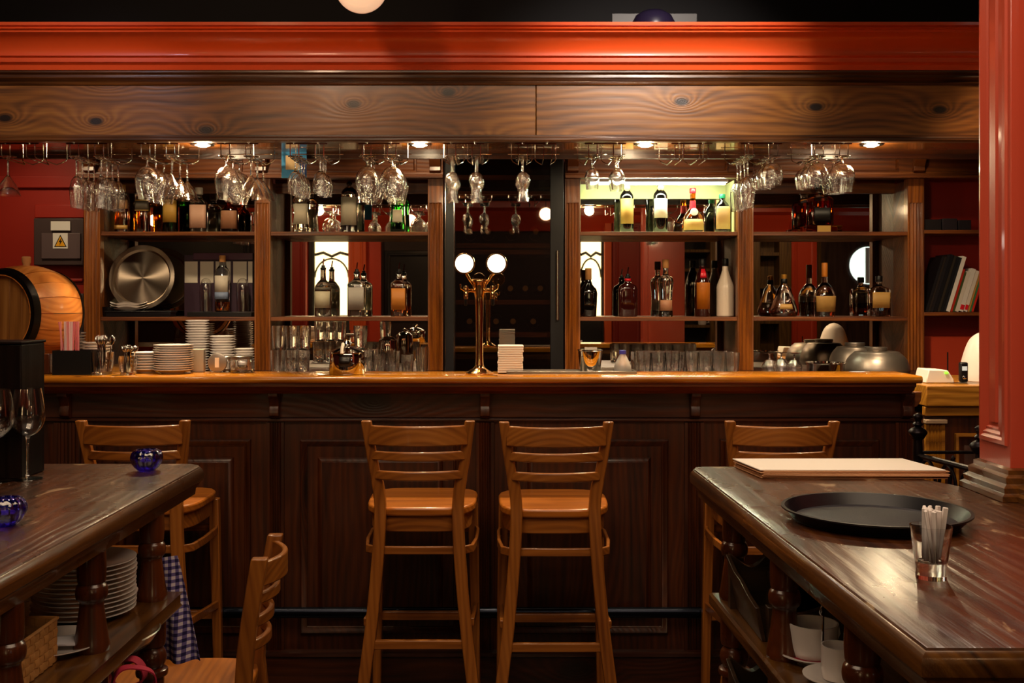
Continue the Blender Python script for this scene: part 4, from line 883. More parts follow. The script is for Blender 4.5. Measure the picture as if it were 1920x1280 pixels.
SP = spoon('teaspoon'); SP2 = spoon('small_spoon', .1)
for i in range(14):
    a = i * 2.4; rr = .022 * math.sqrt((i + .5) / 14)
    SP.put((X(190, 4.02) + rr * math.cos(a), 4.03 + rr * math.sin(a), LZ + .014), (rr * math.sin(a) * -9, rr * math.cos(a) * 9, a), 'steel teaspoon standing in the large cutlery glass', 'teaspoons in the large glass')
for i in range(11):
    a = i * 2.4; rr = .017 * math.sqrt((i + .5) / 11)
    SP2.put((X(240, 4.02) + rr * math.cos(a), 4.02 + rr * math.sin(a), LZ + .012), (rr * math.sin(a) * -9, rr * math.cos(a) * 9, a), 'little steel spoon standing in the smaller glass', 'spoons in the smaller glass')
plate_stack(X(275, 4.14), 4.14, LZ, 7, .058, .0105, PORC, 'saucer', 'of the short saucer stack beside the spoon glass', 'short saucer stack on the bar')
plate_stack(X(322, 4.08), 4.1, LZ, 12, .0745, .0085, PORC, 'saucer', 'of the tall white saucer stack on the bar', 'tall saucer stack on the bar')
tl = thing('round_tin', 'round grey tin lid standing on edge with a cream sticker', 'tin', (0, 0, 0))
obj('lid', B().lathe([(0, -.008), (.034, -.008), (.037, -.006), (.0375, .006), (.034, .008), (0, .008)], 36, axis='Y'), mat('grey_tin', '989088', .35, .5), tl)
obj('sticker', B().box(-.008, .008, -.0095, -.008, -.018, .02), PAPER, tl)
tl.location = (X(404, 4.12), 4.15, LZ + .0382)
jr = thing('glass_jar', 'low glass jar with flat metal lid near the second post', 'jar', (0, 0, 0))
obj('jar_body', B().lathe(shell([(.04, 0), (.046, .01), (.047, .04), (.04, .052)], .003), 28), GLASS, jr); obj('lid', B().lathe([(.001, .052), (.043, .052), (.043, .063), (.04, .065), (.001, .065)], 28), STEEL, jr)
jr.location = (X(452, 4.14), 4.15, LZ1)
j2 = dup(jr, (X(424, 4.18), 4.19, LZ1), label='glass jar half hidden behind the round tin lid', scale=(.7, .7, .95))
cd_ = obj('carton', B().box(X(358, 4.18), X(383, 4.18), 4.17, 4.2, LZ1, LZ + .09), mat('pale_carton', 'a8a090', .5), None, .002); tag(cd_, 'pale upright carton between the saucers and the round tin', 'box')
# steel sugar bowl
sg = thing('sugar_bowl', 'polished steel lidded sugar bowl with front opening on the bar', 'sugar bowl', (0, 0, 0))
b = B(); L = []
R = .067
for r_, z_ in ((R - .003, 0), (R, .004), (R, .075), (R - .002, .08)): L.append([(r_ * math.cos(a), r_ * math.sin(a), z_) for a in [2 * PI * q / 56 for q in range(56)]])
b.loops(L, True); obj('bowl_wall', b, STEELM, sg)
obj('lid', B().lathe([(R, .08), (R, .084), (.05, .096), (.028, .104), (.02, .106), (.001, .107)], 40), STEELM, sg)
obj('opening', B().loft([(.03, R, R, 2), (.068, R, R, 2)], 10, (-PI / 2 - .32, -PI / 2 + .32), .0008), mat('dark_opening', '100806', .3), sg, solid=.001)
obj('knob', B().lathe([(0, .1), (.01, .104), (.018, .116), (.014, .126), (0, .129)], 24), STEELM, sg)
obj('scoop', B().tube([(-.008, -.03, .1), (-.008, -.05, .116), (-.01, -.06, .1), (-.01, -.068, .08)], .006, 10), PAPER, sg)
sg.location = (X(650, 4.04), 4.05, LZ1)
# beer tap
tp = thing('beer_tap', 'brass beer tap column with two round lit white medallions', 'beer tap', (0, 0, 0))
TD_ = 4.04; tz = lambda y: Z(y, TD_) - LZ; tx = lambda p: X(p, TD_) - X(899, TD_)
obj('base_flange', B().lathe([(0, 0), (.052, 0), (.054, .004), (.05, .008), (.035, .017), (.02, .026), (.0165, .034)], 40), GOLD, tp)
obj('column', B().lathe(smooth_prof([(.0165, .03), (.0145, .06), (.0145, .15), (.0155, .24), (.017, tz(562)), (.0205, tz(552)), (.027, tz(536)), (.035, tz(527)), (.026, tz(523)), (.001, tz(522))], 4), 40), GOLD, tp)
for s_ in (-1, 1):
    hx = tx(871) if s_ < 0 else tx(931); hz = tz(494.5)
    arm = obj('arm', B().tube([(s_ * .02, -.005, tz(535)), (s_ * .036, -.01, tz(525)), (s_ * .044, -.014, tz(517)), (hx * .9, -.016, tz(512))], .0055, 10), GOLD, tp)
    md_ = obj('medallion_rim', B().lathe([(.0385, .01), (.0405, .004), (.041, -.006), (.038, -.012), (.034, -.012), (.033, -.006), (.001, -.006), (.001, .01)], 48, (hx, -.016, hz), axis='Y', caps=False), GOLD, tp)
    obj('medallion_face', B().lathe([(0, -.010), (.03, -.009), (.033, -.0062), (0, -.0062)], 40, (hx, -.016, hz), axis='Y'), MEDAL, md_)
    tv = obj('tap_valve', B().tube([(s_ * .022, -.005, tz(545)), (s_ * .04, -.02, tz(545)), (s_ * .052, -.03, tz(548))], .008, 10).lathe([(0, 0), (.009, 0), (.011, .01), (.008, .024), (0, .026)], 16, (s_ * .05, -.028, tz(548))), GOLD, tp)
    obj('spout', B().lathe([(.0075, 0), (.0085, .004), (.0085, .026), (.006, .03)], 14, (s_ * .05, -.03, tz(561))), GOLD, tv)
    obj('tap_handle', B().tube([(s_ * .052, -.034, tz(546)), (s_ * .068, -.04, tz(541)), (s_ * .071, -.04, tz(533))], .0035, 8), GOLD, tv)
    obj('nozzle', B().lathe([(.004, 0), (.0055, .002), (.006, .024), (0, .025)], 12, (s_ * .051, -.03, tz(573))), BLK, tv)
tp.location = (X(899, TD_), TD_, LZ1)
# long tray, napkins, bucket, water bottle
ty = 4.1
lt = thing('drip_tray', 'long low dark metal tray on the bar right of the beer tap', 'tray', (X(1070, ty), ty, LZ))
x0, x1 = X(950, ty), X(1191, ty)
obj('tray_base', B().box(x0, x1, 4.05, 4.18, LZ1, LZ + .003), STEEL, lt)
b = B(); L = []
obj('tray_rim', B().box(x0, x1, 4.05, 4.053, LZ + .003, LZ + .011).box(x0, x1, 4.177, 4.18, LZ + .003, LZ + .011).box(x0, x0 + .003, 4.053, 4.177, LZ + .003, LZ + .011).box(x1 - .003, x1, 4.053, 4.177, LZ + .003, LZ + .011), STEEL, lt, .001)
for i in range(12):
    zz = LZ + .0035 + i * .0088
    o = obj('napkin_pack', B().box(-.048, .048, -.048, .048, 0, .0083), NAPK, None, .002)
    o.location = (X(954, 4.12) + .006 + random.uniform(-.0015, .0015), 4.11, zz); o.rotation_euler = (0, 0, random.uniform(-.02, .02))
    tag(o, f'folded white napkin, {"topmost" if i == 11 else ("lowest" if i == 0 else ORD[i] + " from the bottom")} in the pile on the bar', 'napkin', 'napkin pile on the bar')
bk = thing('ice_bucket', 'small steel bucket with cream card inside on the long tray', 'bucket', (0, 0, 0))
obj('pail', B().lathe([(.0, .0), (.037, 0), (.039, .003), (.047, .082), (.0495, .084), (.0495, .088), (.0455, .088), (.0455, .084), (.037, .004), (.0, .003)], 40), STEELM, bk)
obj('card', B().box(-.022, .026, -.002, .002, .03, .096), PAPER, bk)
bk.location = (X(1107, 4.11), 4.115, LZ + .0035)
wt = thing('water_bottle', 'small conical clear plastic bottle with blue cap on the tray', 'bottle', (0, 0, 0))
obj('flask', B().lathe(smooth_prof([(.033, 0), (.035, .006), (.03, .03), (.019, .055), (.012, .068), (.0115, .075)], 3), 32), mat('milky_plastic', 'e8e4e0', .15, trans=.55), wt)
obj('cap', B().lathe([(.0135, .07), (.0135, .084), (.001, .085)], 24), mat('blue_cap', '4848b8', .35), wt)
wt.location = (X(1168, 4.1), 4.11, LZ + .0035)
# ================================================================== STOOLS
def seat_outline(wb_, wf, y0, y1, k=1.0):
    pts = []
    for q in range(32):
        a = 2 * PI * q / 32; c_, s_ = math.cos(a), math.sin(a); p = 4
        r = (abs(c_) ** p + abs(s_) ** p) ** (-1 / p); t = (r * s_ + 1) / 2
        pts.append((r * c_ * lerp(wb_, wf, t) * k, lerp(y0, y1, .5) + r * s_ * (y1 - y0) / 2 * k))
    return pts
def make_stool(name, label, cat, Hs, Ht, lower=True, wf=1.0, grp=None):
    r = thing(name, label, cat, (0, 0, 0), grp)
    for s_ in (-1, 1):
        pts = [(.205, -.25, 0), (.185, -.232, Hs * .25), (.158, -.212, Hs * .52), (.139, -.197, Hs * .78), (.131, -.188, Hs * .97), (.136, -.19, Hs + .06), (.153, -.205, Hs + (Ht - Hs) * .5), (.173, -.236, Ht)]
        P2 = smooth_prof([(p[0], p[2]) for p in pts], 3); Y2 = smooth_prof([(p[1], p[2]) for p in pts], 3)
        obj('back_leg', B().vsweep([(s_ * a[0] * wf, c_[0], a[1], .04 if a[1] < Hs + .1 else .034, (.028 if lower else .044) + (.006 if a[1] < Hs else 0)) for a, c_ in zip(P2, Y2)]), W_STOOL, r, .004)
        obj('front_leg', B().vsweep([(s_ * .186 * wf, .172, 0, .03, .03), (s_ * .18 * wf, .165, Hs * .5, .034, .034), (s_ * .172 * wf, .158, Hs - .035, .038, .038)]), W_STOOL, r, .004)
        obj('side_stretcher', B().hsweep([(s_ * .18 * wf, -.2, Hs * .5 + .02, .028, .014), (s_ * .184 * wf, .16, Hs * .47, .028, .014)] if lower else [(s_ * .175 * wf, -.2, Hs * .45, .026, .014), (s_ * .182 * wf, .16, Hs * .45, .026, .014)]), W_STOOLX, r, .003)
    def rail(name_, z, h, xm, y0, bow, m, n=14, t=.016, arc=.0):
        P3 = [(x, y0 - bow * (1 - (x / xm) ** 2), z - arc * (1 - (x / xm) ** 2), h, t) for x in [lerp(-xm, xm, q / n) for q in range(n + 1)]]
        obj(name_, B().hsweep(P3), m, r, .004)
    dH = Ht - Hs
    rail('top_rail', Ht - .048, .066, .163 * wf, -.232, .05, W_STOOLX)
    rail('back_slat', Ht - .118, .03, .154 * wf, -.216, .045, W_STOOLX)
    rail('back_slat', Ht - .185, .03, .145 * wf, -.204, .04, W_STOOLX)
    if not lower: rail('back_slat', Ht - .25, .03, .14 * wf, -.197, .04, W_STOOLX)
    obj('seat', B().prism(seat_outline(.183 * wf, .198 * wf, -.2, .2), 'xy', Hs - .03, Hs), W_SEAT, r, .008, 3)
    obj('seat_apron', B().prism(seat_outline(.183 * wf, .198 * wf, -.2, .2, .93), 'xy', Hs - .085, Hs - .031), W_STOOLX, r, .004)
    if lower:
        z = Hs - .145
        ringp = [(x * wf, y, z, .028, .012) for x, y in ((-.15, -.188), (0, -.192), (.15, -.188), (.178, -.16), (.19, -.05), (.192, .1), (.184, .15), (.15, .168), (0, .172), (-.15, .168), (-.184, .15), (-.192, .1), (-.19, -.05), (-.178, -.16))]
        obj('ring_stretcher', B().hsweep(ringp, True), W_STOOLX, r, .003)
        obj('rear_stretcher', B().hsweep([(-.172, -.22, Hs * .44, .03, .018), (.172, -.22, Hs * .44, .03, .018)]), W_STOOLX, r, .003)
        obj('foot_stretcher', B().hsweep([(-.175, .168, Hs * .42, .032, .02), (.175, .168, Hs * .42, .032, .02)]), W_STOOLX, r, .003)
    return r
Hs, Ht = .81, 1.108
sp = Proto(make_stool('bar_stool', 'x', 'stool', Hs, Ht))
for i, (pxl, pxr, d, rz_, lab) in enumerate(((678, 890, 3.56, .0, 'wooden bar stool before the bar, left one of the middle pair'), (936, 1150, 3.53, .0, 'wooden bar stool before the bar, right one of the middle pair'),
        (147, 347, 3.57, .02, 'wooden bar stool behind the left table'), (1363, 1575, 3.55, -.02, 'wooden bar stool behind the right table and its stack of papers'))):
    sp.put((X((pxl + pxr) / 2, d), d + .236, 0), (0, 0, rz_), lab, 'wooden bar stools along the bar')
dc = make_stool('dining_chair', 'low wooden chair seen side-on beside the left table', 'chair', .45, .815, False, .86)
dc.rotation_euler = (0, 0, PI / 2 + math.radians(4)); dc.location = (X(500, 3.0) - .235, 3.0, 0)
# ================================================================== TABLES
TZ = 1.05; SHZ = .766
def bal(name, x, y, root, upper=True):
    g = obj(name, B().lathe(smooth_prof([(.029, TZ - .075), (.03, .935), (.0285, .912), (.0265, .908), (.031, .902), (.0335, .889), (.031, .876), (.0245, .868), (.026, .85), (.033, .8), (.0375, SHZ + .01), (.037, SHZ)], 3), 28, (x, y, 0)), W_TLEG, root)
    obj('lower_post', B().lathe(smooth_prof([(.034, SHZ - .034), (.034, .66), (.027, .648), (.0325, .637), (.036, .622), (.032, .604), (.026, .597), (.038, .592), (.038, .578), (.03, .572), (.03, .3), (.034, .1), (.03, 0)], 3), 28, (x, y, 0)), W_TLEG, root)
def table(name, label, poly, rim, shelf, bals, loc):
    r = thing(name, label, 'table', loc)
    def inset(pts, k):
        cx = sum(p[0] for p in pts) / len(pts); cy__ = sum(p[1] for p in pts) / len(pts)
        out = []
        n = len(pts)
        for i in range(n):
            p0, p1, p2 = Vector(pts[i - 1]), Vector(pts[i]), Vector(pts[(i + 1) % n])
            n1 = Vector((-(p1 - p0).y, (p1 - p0).x)).normalized(); n2 = Vector((-(p2 - p1).y, (p2 - p1).x)).normalized()
            m_ = (n1 + n2); m_ = m_ / max(m_.dot(n1), .3)
            out.append(tuple(p1 + m_ * k))
        return out
    area = sum(poly[i - 1][0] * poly[i][1] - poly[i][0] * poly[i - 1][1] for i in range(len(poly)))
    if area < 0: poly = poly[::-1]
    L = []
    for k_, z_ in ((.006, TZ - .042), (0, TZ - .036), (-.001, TZ - .02), (.002, TZ - .01), (.008, TZ - .004)):
        L.append([(p[0], p[1], z_) for p in inset(poly, k_)])
    obj('edge_band', B().loops(L, True, False), W_TEDGE, r)
    L = [[(p[0], p[1], z_) for p in inset(poly, k_)] for k_, z_ in ((.009, TZ - .005), (.011, TZ - .0008), (.014, TZ))]
    obj('tabletop', B().loops(L, True, False), W_TABLE, r)
    L = [[(p[0], p[1], z_) for p in inset(poly, k_)] for k_, z_ in ((.03, TZ - .08), (.022, TZ - .076), (.02, TZ - .06), (.012, TZ - .05), (.01, TZ - .0421))]
    obj('apron_moulding', B().loops(L, True, False), W_TEDGE, r)
    L = [[(p[0], p[1], z_) for p in inset(shelf, k_)] for k_, z_ in ((.004, SHZ - .034), (0, SHZ - .028), (0, SHZ - .006), (.005, SHZ))]
    obj('shelf', B().loops(L, True, False), W_TSHELF, r)
    for x, y in bals: bal('baluster', x, y, r)
    return r
lx = -.822
lt_ = table('high_table', 'dark worn high table at the left with shelf and turned balusters', [(lx - .012, 2.975), (lx + .0, 2.945), (lx, .7), (-2.0, .7), (-2.0, 3.0), (lx - .045, 3.0)], None,
      [(-.815, 2.71), (-.815, .8), (-1.6, .8), (-1.6, 2.71)], [(-.868, 2.65), (-.868, 2.26), (-.868, 1.87), (-.868, 1.48), (-1.5, 2.65), (-1.5, 1.87), (-1.5, 1.1), (-.868, 1.0)], (-1.4, 1.8, 0))
obj('tray_runner', B().box(-1.15, -.95, 2.44, 2.5, .63, .66), W_TSHELF, lt_, .003)
ls2 = obj('lower_shelf', B().box(-1.56, -.9, .9, 2.6, .48, .51), W_TSHELF, lt_, .003)
rt_ = table('high_table', 'dark worn high table at the right with shelf and turned balusters, by the red pillar', [(.513, 2.9), (.546, 1.385), (1.9, 1.375), (1.9, 2.2), (1.14, 2.42), (1.14, 2.62), (1.08, 2.76), (1.02, 2.95), (.55, 2.95), (.524, 2.935)], None,
      [(.528, 2.71), (.56, 1.5), (1.1, 1.5), (1.1, 2.71)], [(.58, 2.655), (.588, 2.215), (.596, 1.76), (1.05, 2.655), (1.05, 1.76)], (.85, 2.1, 0))
obj('lower_shelf', B().box(.565, 1.04, 1.6, 2.68, .48, .51), W_TSHELF, rt_, .003)
# ---- pillar
PILR = mat('pillar_red_paint', 'bc4c34', .3, coat=.5, bump=.1, bs=200)
pr = thing('pillar', 'tall red painted pillar with fluted panel and brown base moulding at the right edge', 'pillar', (1.4, 2.5, 0))
obj('shaft', B().box(1.20, 1.5, 2.2, 2.6, 0, 3.1), PILR, pr, .004)
PX = 1.165
pst = obj('pilaster_face', B().box(PX, 1.199, 2.44, 2.6, 0, 3.1), PILR, pr, .002)
def ystrip(b, x, y0, y1, z0, z1, prof):
    L = [[(x - p, y0 + i, z0 + i), (x - p, y1 - i, z0 + i), (x - p, y1 - i, z1 - i), (x - p, y0 + i, z1 - i)] for i, p in prof]
    b.loops(L, False, False)
b = B(); ystrip(b, PX, 2.455, 2.59, 1.17, 3.0, [(0, 0), (.002, .006), (.012, .008), (.018, .003), (.024, .006), (.03, .001), (.036, .004), (.04, 0)])
obj('panel_moulding', b, PILR, pst)
b = B(); b.prism([(PX - .0, 2.5), (PX - .005, 2.505), (PX - .005, 2.535), (PX, 2.54)], 'xy', 1.22, 2.95); obj('flute_strip', b, PILR, pst)
b = B(); ystrip(b, 1.2, 2.22, 2.42, 1.2, 3.0, [(0, 0), (.002, .006), (.012, .008), (.02, .002), (.03, .005), (.036, 0)]); obj('panel_moulding', b, PILR, pr)
bp = [(0, 0), (.034, 0), (.034, .012), (.026, .018), (.028, .03), (.018, .038), (.02, .052), (.01, .058), (.01, .068), (0, .072)]
def wrap(b, path, z):
    L = []
    for i, (p, q, r_) in enumerate(path):     # point, outward normal (mitred)
        L.append([(p + q * o_, r_[0] + r_[1] * o_, z + h_) for o_, h_ in bp])
    b.loops(L, True, False)
b = B()
wrap(b, [(1.199, 0, (2.6, 1)), (PX, -1, (2.6, 1)), (PX, -1, (2.44, -1)), (1.199, -1, (2.44, -1)), (1.199, -1, (2.2, -1)), (1.5, 0, (2.2, -1))], TZ + .0005)
obj('base_moulding', b, W_TEDGE, pr, label='brown wooden base moulding')
# ---- items on the right table
for i in range(7):
    z_ = TZ + .0005 + i * .0033; m_ = PAPERB if i < 6 else PAPER
    px_ = [(.612, 2.77), (1.045, 2.79), (.985, 3.1), (.565, 3.06)] if False else None
    x0, y0 = X(1427, 2.735) + random.uniform(-.007, .007), 2.735 + random.uniform(-.006, .006); sk_ = random.uniform(-.008, .008)
    q = [(x0, y0), (x0 + .475, y0 - .005 + sk_), (x0 + .44, y0 + .2 + sk_), (x0 - .028, y0 + .195)]
    n = 8; L = []
    b = B().prism(q, 'xy', z_, z_ + .0028)
    o = obj('paper_sheaf', b, m_, None, .0006)
    tag(o, 'topmost cream sheet of the paper menus stacked on the right table' if i == 6 else f'brown paper menu, {ORD[i] if i else "lowest"}{" from the bottom" if i else ""} of the stack on the right table', 'paper', 'paper menus on the right table')
ot = thing('serving_tray', 'round black serving tray on the right table', 'tray', (0, 0, 0))
TRAYM = mat('black_rubber_tray', '16141c', .55, bump=.4, bs=400)
obj('tray_floor', B().lathe([(0, .0), (.16, 0), (.165, .002), (.162, .004), (0, .003)], 64), TRAYM, ot)
obj('tray_rim', B().lathe([(.163, .001), (.182, .022), (.188, .024), (.188, .027), (.181, .027), (.161, .0041)], 64, caps=False), mat('tray_rim_black', '0c0a10', .35), ot)
ot.location = (X(1641, 2.2), 2.2, TZ + .0005)
sh = thing('shot_glass', 'shot glass filled with white paper straws on the right table', 'glass', (0, 0, 0))
obj('glass_body', B().lathe([(0, 0), (.024, 0), (.0245, .018), (.0245, .02), (.0335, .086), (.032, .086), (.0225, .027), (0, .025)], 36), GLASSW, sh)
sh.location = (X(1748, 1.74), 1.745, TZ + .0005)
PS = mat('paper_straw_white', 'f0e6e2', .7); pp = None
for i in range(16):
    a = i * 2.4; rr = .0125 * math.sqrt((i + .5) / 16)
    if pp is None: pp = obj('paper_straw', B().box(-.0042, .0042, -.0025, .0025, 0, .085), PS, None, .0012); o = pp
    else: o = pp.copy(); C.objects.link(o)
    o.location = (X(1748, 1.74) + rr * math.cos(a), 1.745 + rr * math.sin(a), TZ + .027 + .006 * ((i * .61) % 1)); o.rotation_euler = (-rr * math.sin(a) * 11, rr * math.cos(a) * 11, a)
    tag(o, 'white paper wrapped straw standing in the shot glass', 'straw', 'paper straws in the shot glass')
# cups on the shelf
def cup(name, label, x, y, r, h, sr, tp=.86):
    c = thing(name, label, 'cup', (0, 0, 0))
    obj('cup_wall', B().lathe([(0, 0), (r * (tp - .04), 0), (r * tp, .003), (r * (tp + .06), h * .3), (r, h * .96), (r, h), (r - .003, h), (r * tp - .003, .008), (0, .007)], 40), PORC, c)
    obj('handle', B().tube([(r * .9, 0, h * .8), (r + .018, 0, h * .75), (r + .022, 0, h * .5), (r + .012, 0, h * .28), (r * .78, 0, h * .25)], .004, 8), PORC, c)
    c.location = (x, y, SHZ + .0085); c.rotation_euler = (0, 0, .5)
    return c
def saucer(label, x, y, r):
    o = obj('saucer', saucer_mesh(r, .014), PORC); o.location = (x, y, SHZ + .0004); tag(o, label, 'saucer'); return o
cup('large_cup', 'large white cup on the shelf under the right table', .642, 2.2, .052, .068, .07)
saucer('white saucer under the large cup with dark red napkin', .642, 2.2, .07)
nk = obj('red_napkin', B().lathe([(0, 0), (.05, 0), (.056, .0022), (.05, .0032), (0, .001)], 8), mat('dark_red_napkin', '8c1428', .8)); nk.location = (.636, 2.196, SHZ + .0072); tag(nk, 'dark red paper napkin between the large cup and its saucer', 'napkin')
cup('small_cup', 'smaller straight white cup in front of the large one', .652, 2.065, .032, .064, .067, .95)
saucer('white saucer under the smaller cup', .652, 2.065, .067)
SP.put((.65, 2.16, SHZ + .025), (.35, -.35, .5), 'teaspoon standing in the large white cup'); SP.put((.71, 1.99, SHZ + .012), (PI / 2 - .1, 0, .4), 'teaspoon lying beside the smaller cup')
# carved magazine racks
def caddy(label, x, y, z):
    r = thing('carved_rack', label, 'rack', (0, 0, 0), 'carved dark wooden racks')
    b = B(); N_ = 30
    def ztop_(x): u = (x + .03) / .3; return .118 + .02 * math.cos(4 * PI * u + .3) - .014 * math.cos(2 * PI * u)
    for q in range(N_):
        xa_, xb2 = lerp(-.03, .27, q / N_), lerp(-.03, .27, (q + 1) / N_); xm_ = (xa_ + xb2) / 2
        if .085 < xm_ < .155:
            b.box(xa_, xb2, .13, .142, 0, .07); z0_ = .098
            b.loops([[(xa_, .13, z0_), (xb2, .13, z0_), (xb2, .142, z0_), (xa_, .142, z0_)], [(xa_, .13, ztop_(xa_)), (xb2, .13, ztop_(xb2)), (xb2, .142, ztop_(xb2)), (xa_, .142, ztop_(xa_))]], True, False)
        else: b.loops([[(xa_, .13, 0), (xb2, .13, 0), (xb2, .142, 0), (xa_, .142, 0)], [(xa_, .13, ztop_(xa_)), (xb2, .13, ztop_(xb2)), (xb2, .142, ztop_(xb2)), (xa_, .142, ztop_(xa_))]], True, False)
    obj('back_board', b, W_RACK, r)
    fp = [(.0, .0)] + [(lerp(-.005, .25, q / 16), .07 + .008 * math.cos(3 * PI * q / 16)) for q in range(17)] + [(.245, 0)]
    obj('front_board', B().prism(fp, 'xz', -.006, .006), W_RACK, r, .002)
    for xs in (0, .235):
        sgn = -1 if xs == 0 else 1
        L = [[(xs + sgn * .03 * t, y_, h) for y_, h in ((.0, 0), (.0, hh * t), (.06, hh * .95 * t + .0), (.13, h2 * t), (.13, 0.0))] for t, hh, h2 in ((1, .075, .13),)]
        b = B(); o_ = sgn * .012
        P4 = [(.006, .0), (.006, .07), (.04, .078), (.07, .095), (.1, .1), (.13, .125), (.13, 0)]
        b.loops([[(xs + sgn * .03 * (h / .12), y_, h) for y_, h in P4], [(xs + sgn * .03 * (h / .12) + o_, y_, h) for y_, h in P4]], True, False)
        obj('side_board', b, W_RACK, r, .0015)
    obj('bottom_board', B().box(.0, .24, .0, .13, .001, .008), W_RACK, r)
    obj('divider', B().box(.07, .078, .007, .129, .008, .09), W_RACK, r, .001)
    r.location = (x, y, z); return r
caddy('carved dark wooden rack on the shelf under the right table', .575, 2.3, SHZ + .0005).scale = (.85, 2.0, 1.05)
caddy('carved dark wooden rack on the lowest shelf of the right table', .575, 2.3, .5105).scale = (.85, 2.0, 1.1)
# ---- items on left table
WG = glass_thing('wine_glass', 'x', 'glass', .036, .11, [(.006, .11), (.02, .116), (.035, .133), (.0425, .158), (.0415, .18), (.033, .232)], n=40, m=GLASSW)
WG.put((X(45, 2.7), 2.72, TZ + .0005), label='empty wine glass on the left table, the wholly visible one'); WG.put((X(-6, 2.68), 2.68, TZ + .0005), label='empty wine glass cut by the left picture edge')
ch = thing('candle_holder', 'x', 'candle holder', (0, 0, 0))
obj('glass_bowl', B().lathe([(0, 0)] + smooth_prof([(.02, 0), (.032, .01), (.0415, .03), (.038, .048), (.028, .056), (.024, .055), (.03, .046), (.031, .03), (.022, .014), (.001, .012)], 3), 56, ribs=(.035, 14)), COBALT, ch)
obj('tea_light', B().lathe([(0, 0), (.018, 0), (.018, .01), (0, .011)], 20, (0, 0, .0145)), PAPER, ch)
CHp = Proto(ch); CHp.put((X(268, 2.84), 2.87, TZ + .0005), label='cobalt blue glass candle holder near the far corner of the left table'); CHp.put((X(0, 2.14), 2.16, TZ + .0005), label='cobalt blue glass candle holder cut by the left picture edge')
db = thing('menu_box', 'tall dark wooden box on the left table at the picture edge', 'box', (X(0, 2.7), 2.7, TZ))
x0, x1 = X(-120, 2.72), X(40, 2.72)
obj('case', B().box(x0, x1, 2.72, 2.86, TZ + .0005, Z(645, 2.72)), W_DARKBOX, db, .004); obj('lid', B().box(x0 - .003, x1 + .002, 2.716, 2.865, Z(645, 2.72), Z(640, 2.72)), W_DARKBOX, db, .002)
# shelf: plates, napkin plate, basket
def plate_mesh(r): return B().lathe([(0, .001), (r * .55, .001), (r * .56, 0), (r * .6, 0), (r * .62, .003), (r * .97, .0125), (r, .0145), (r, .0165), (r * .97, .016), (r * .62, .006), (0, .005)], 56)
first = None
for i in range(12):
    if first is None: first = obj('dinner_plate', plate_mesh(.118), PORC); o = first
    else: o = first.copy(); C.objects.link(o)
    o.location = (-.985 + random.uniform(-.002, .002), 2.52 + random.uniform(-.002, .002), SHZ + .0005 + i * .0105)
    tag(o, f'large white plate, {"topmost" if i == 11 else ("lowest" if i == 0 else ORD[i] + " from the bottom")} of the pile under the left table', 'plate', 'large plates under the left table')
o = first.copy(); C.objects.link(o); o.location = (-.955, 2.27, SHZ + .0005); o.scale = (.9, .9, 1); tag(o, 'single white plate with folded napkin in front of the plate pile', 'plate')
b = B(); L = []
for q in range(9):
    t = q / 8; L.append([(-.1 + .2 * t, -.025 + .008 * math.sin(5 * t), .002), (-.1 + .2 * t, .03 + .006 * math.sin(4 * t), .002), (-.1 + .2 * t, .03, .012 + .004 * math.sin(9 * t)), (-.1 + .2 * t, .0, .018 + .003 * math.sin(7 * t)), (-.1 + .2 * t, -.025, .010 + .003 * math.sin(8 * t))])
b.loops(L, True, True); o = obj('folded_napkin', b, CLOTHW, None, .002); o.location = (-.94, 2.25, SHZ + .014); o.rotation_euler = (0, 0, .25); tag(o, 'white folded cloth napkin on the single plate', 'napkin')
bs = thing('bread_basket', 'rectangular woven straw basket on the shelf under the left table', 'basket', (-1.02, 1.96, SHZ))
bx0, bx1, by0, by1, bz0, bz1 = -1.2, -.912, 1.66, 2.19, SHZ + .001, SHZ + .088
obj('bottom', B().box(bx0 + .006, bx1 - .006, by0 + .006, by1 - .006, bz0, bz0 + .004), WICKER, bs)
def weave(axis, fix, a0, a1, out):
    b = B(); nr = 5; nc = int((a1 - a0) / .021); dz = (bz1 - bz0) / nr; da = (a1 - a0) / nc
    for i in range(nr):
        for j in range(nc):
            pu = .0035 if (i + j) % 2 else .0012
            u0, u1 = a0 + j * da + .0005, a0 + (j + 1) * da - .0005; z0, z1 = bz0 + i * dz + .0005, bz0 + (i + 1) * dz - .0005
            def q(u, o_, z): return (fix + out * o_, u, z) if axis == 'x' else (u, fix + out * o_, z)
            um, zm = (u0 + u1) / 2, (z0 + z1) / 2
            vs = [q(u0, 0, z0), q(um, pu, z0), q(u1, 0, z0), q(u0, 0, z1), q(um, pu, z1), q(u1, 0, z1), q(u0, pu * .6, zm), q(um, pu * 1.5, zm), q(u1, pu * .6, zm), q(u0, -.004, z0), q(u1, -.004, z0), q(u0, -.004, z1), q(u1, -.004, z1)]
            b.add(vs, [(0, 1, 7, 6), (1, 2, 8, 7), (6, 7, 4, 3), (7, 8, 5, 4), (9, 10, 12, 11), (0, 9, 11, 3, 6), (2, 8, 5, 12, 10), (0, 1, 2, 10, 9), (3, 4, 5, 12, 11)], True)
    return b
for nm_, args in (('woven_side', ('x', bx1, by0, by1, 1)), ('woven_side', ('x', bx0, by0, by1, -1)), ('woven_end', ('y', by0, bx0, bx1, -1)), ('woven_end', ('y', by1, bx0, bx1, 1))):
    o = obj(nm_, weave(*args), WICKER, bs); o['kind'] = 'stuff'
obj('rim', B().tube([(bx0, by0, bz1), (bx1, by0, bz1), (bx1, by1, bz1), (bx0, by1, bz1)], .004, 8, True), WICKER, bs)
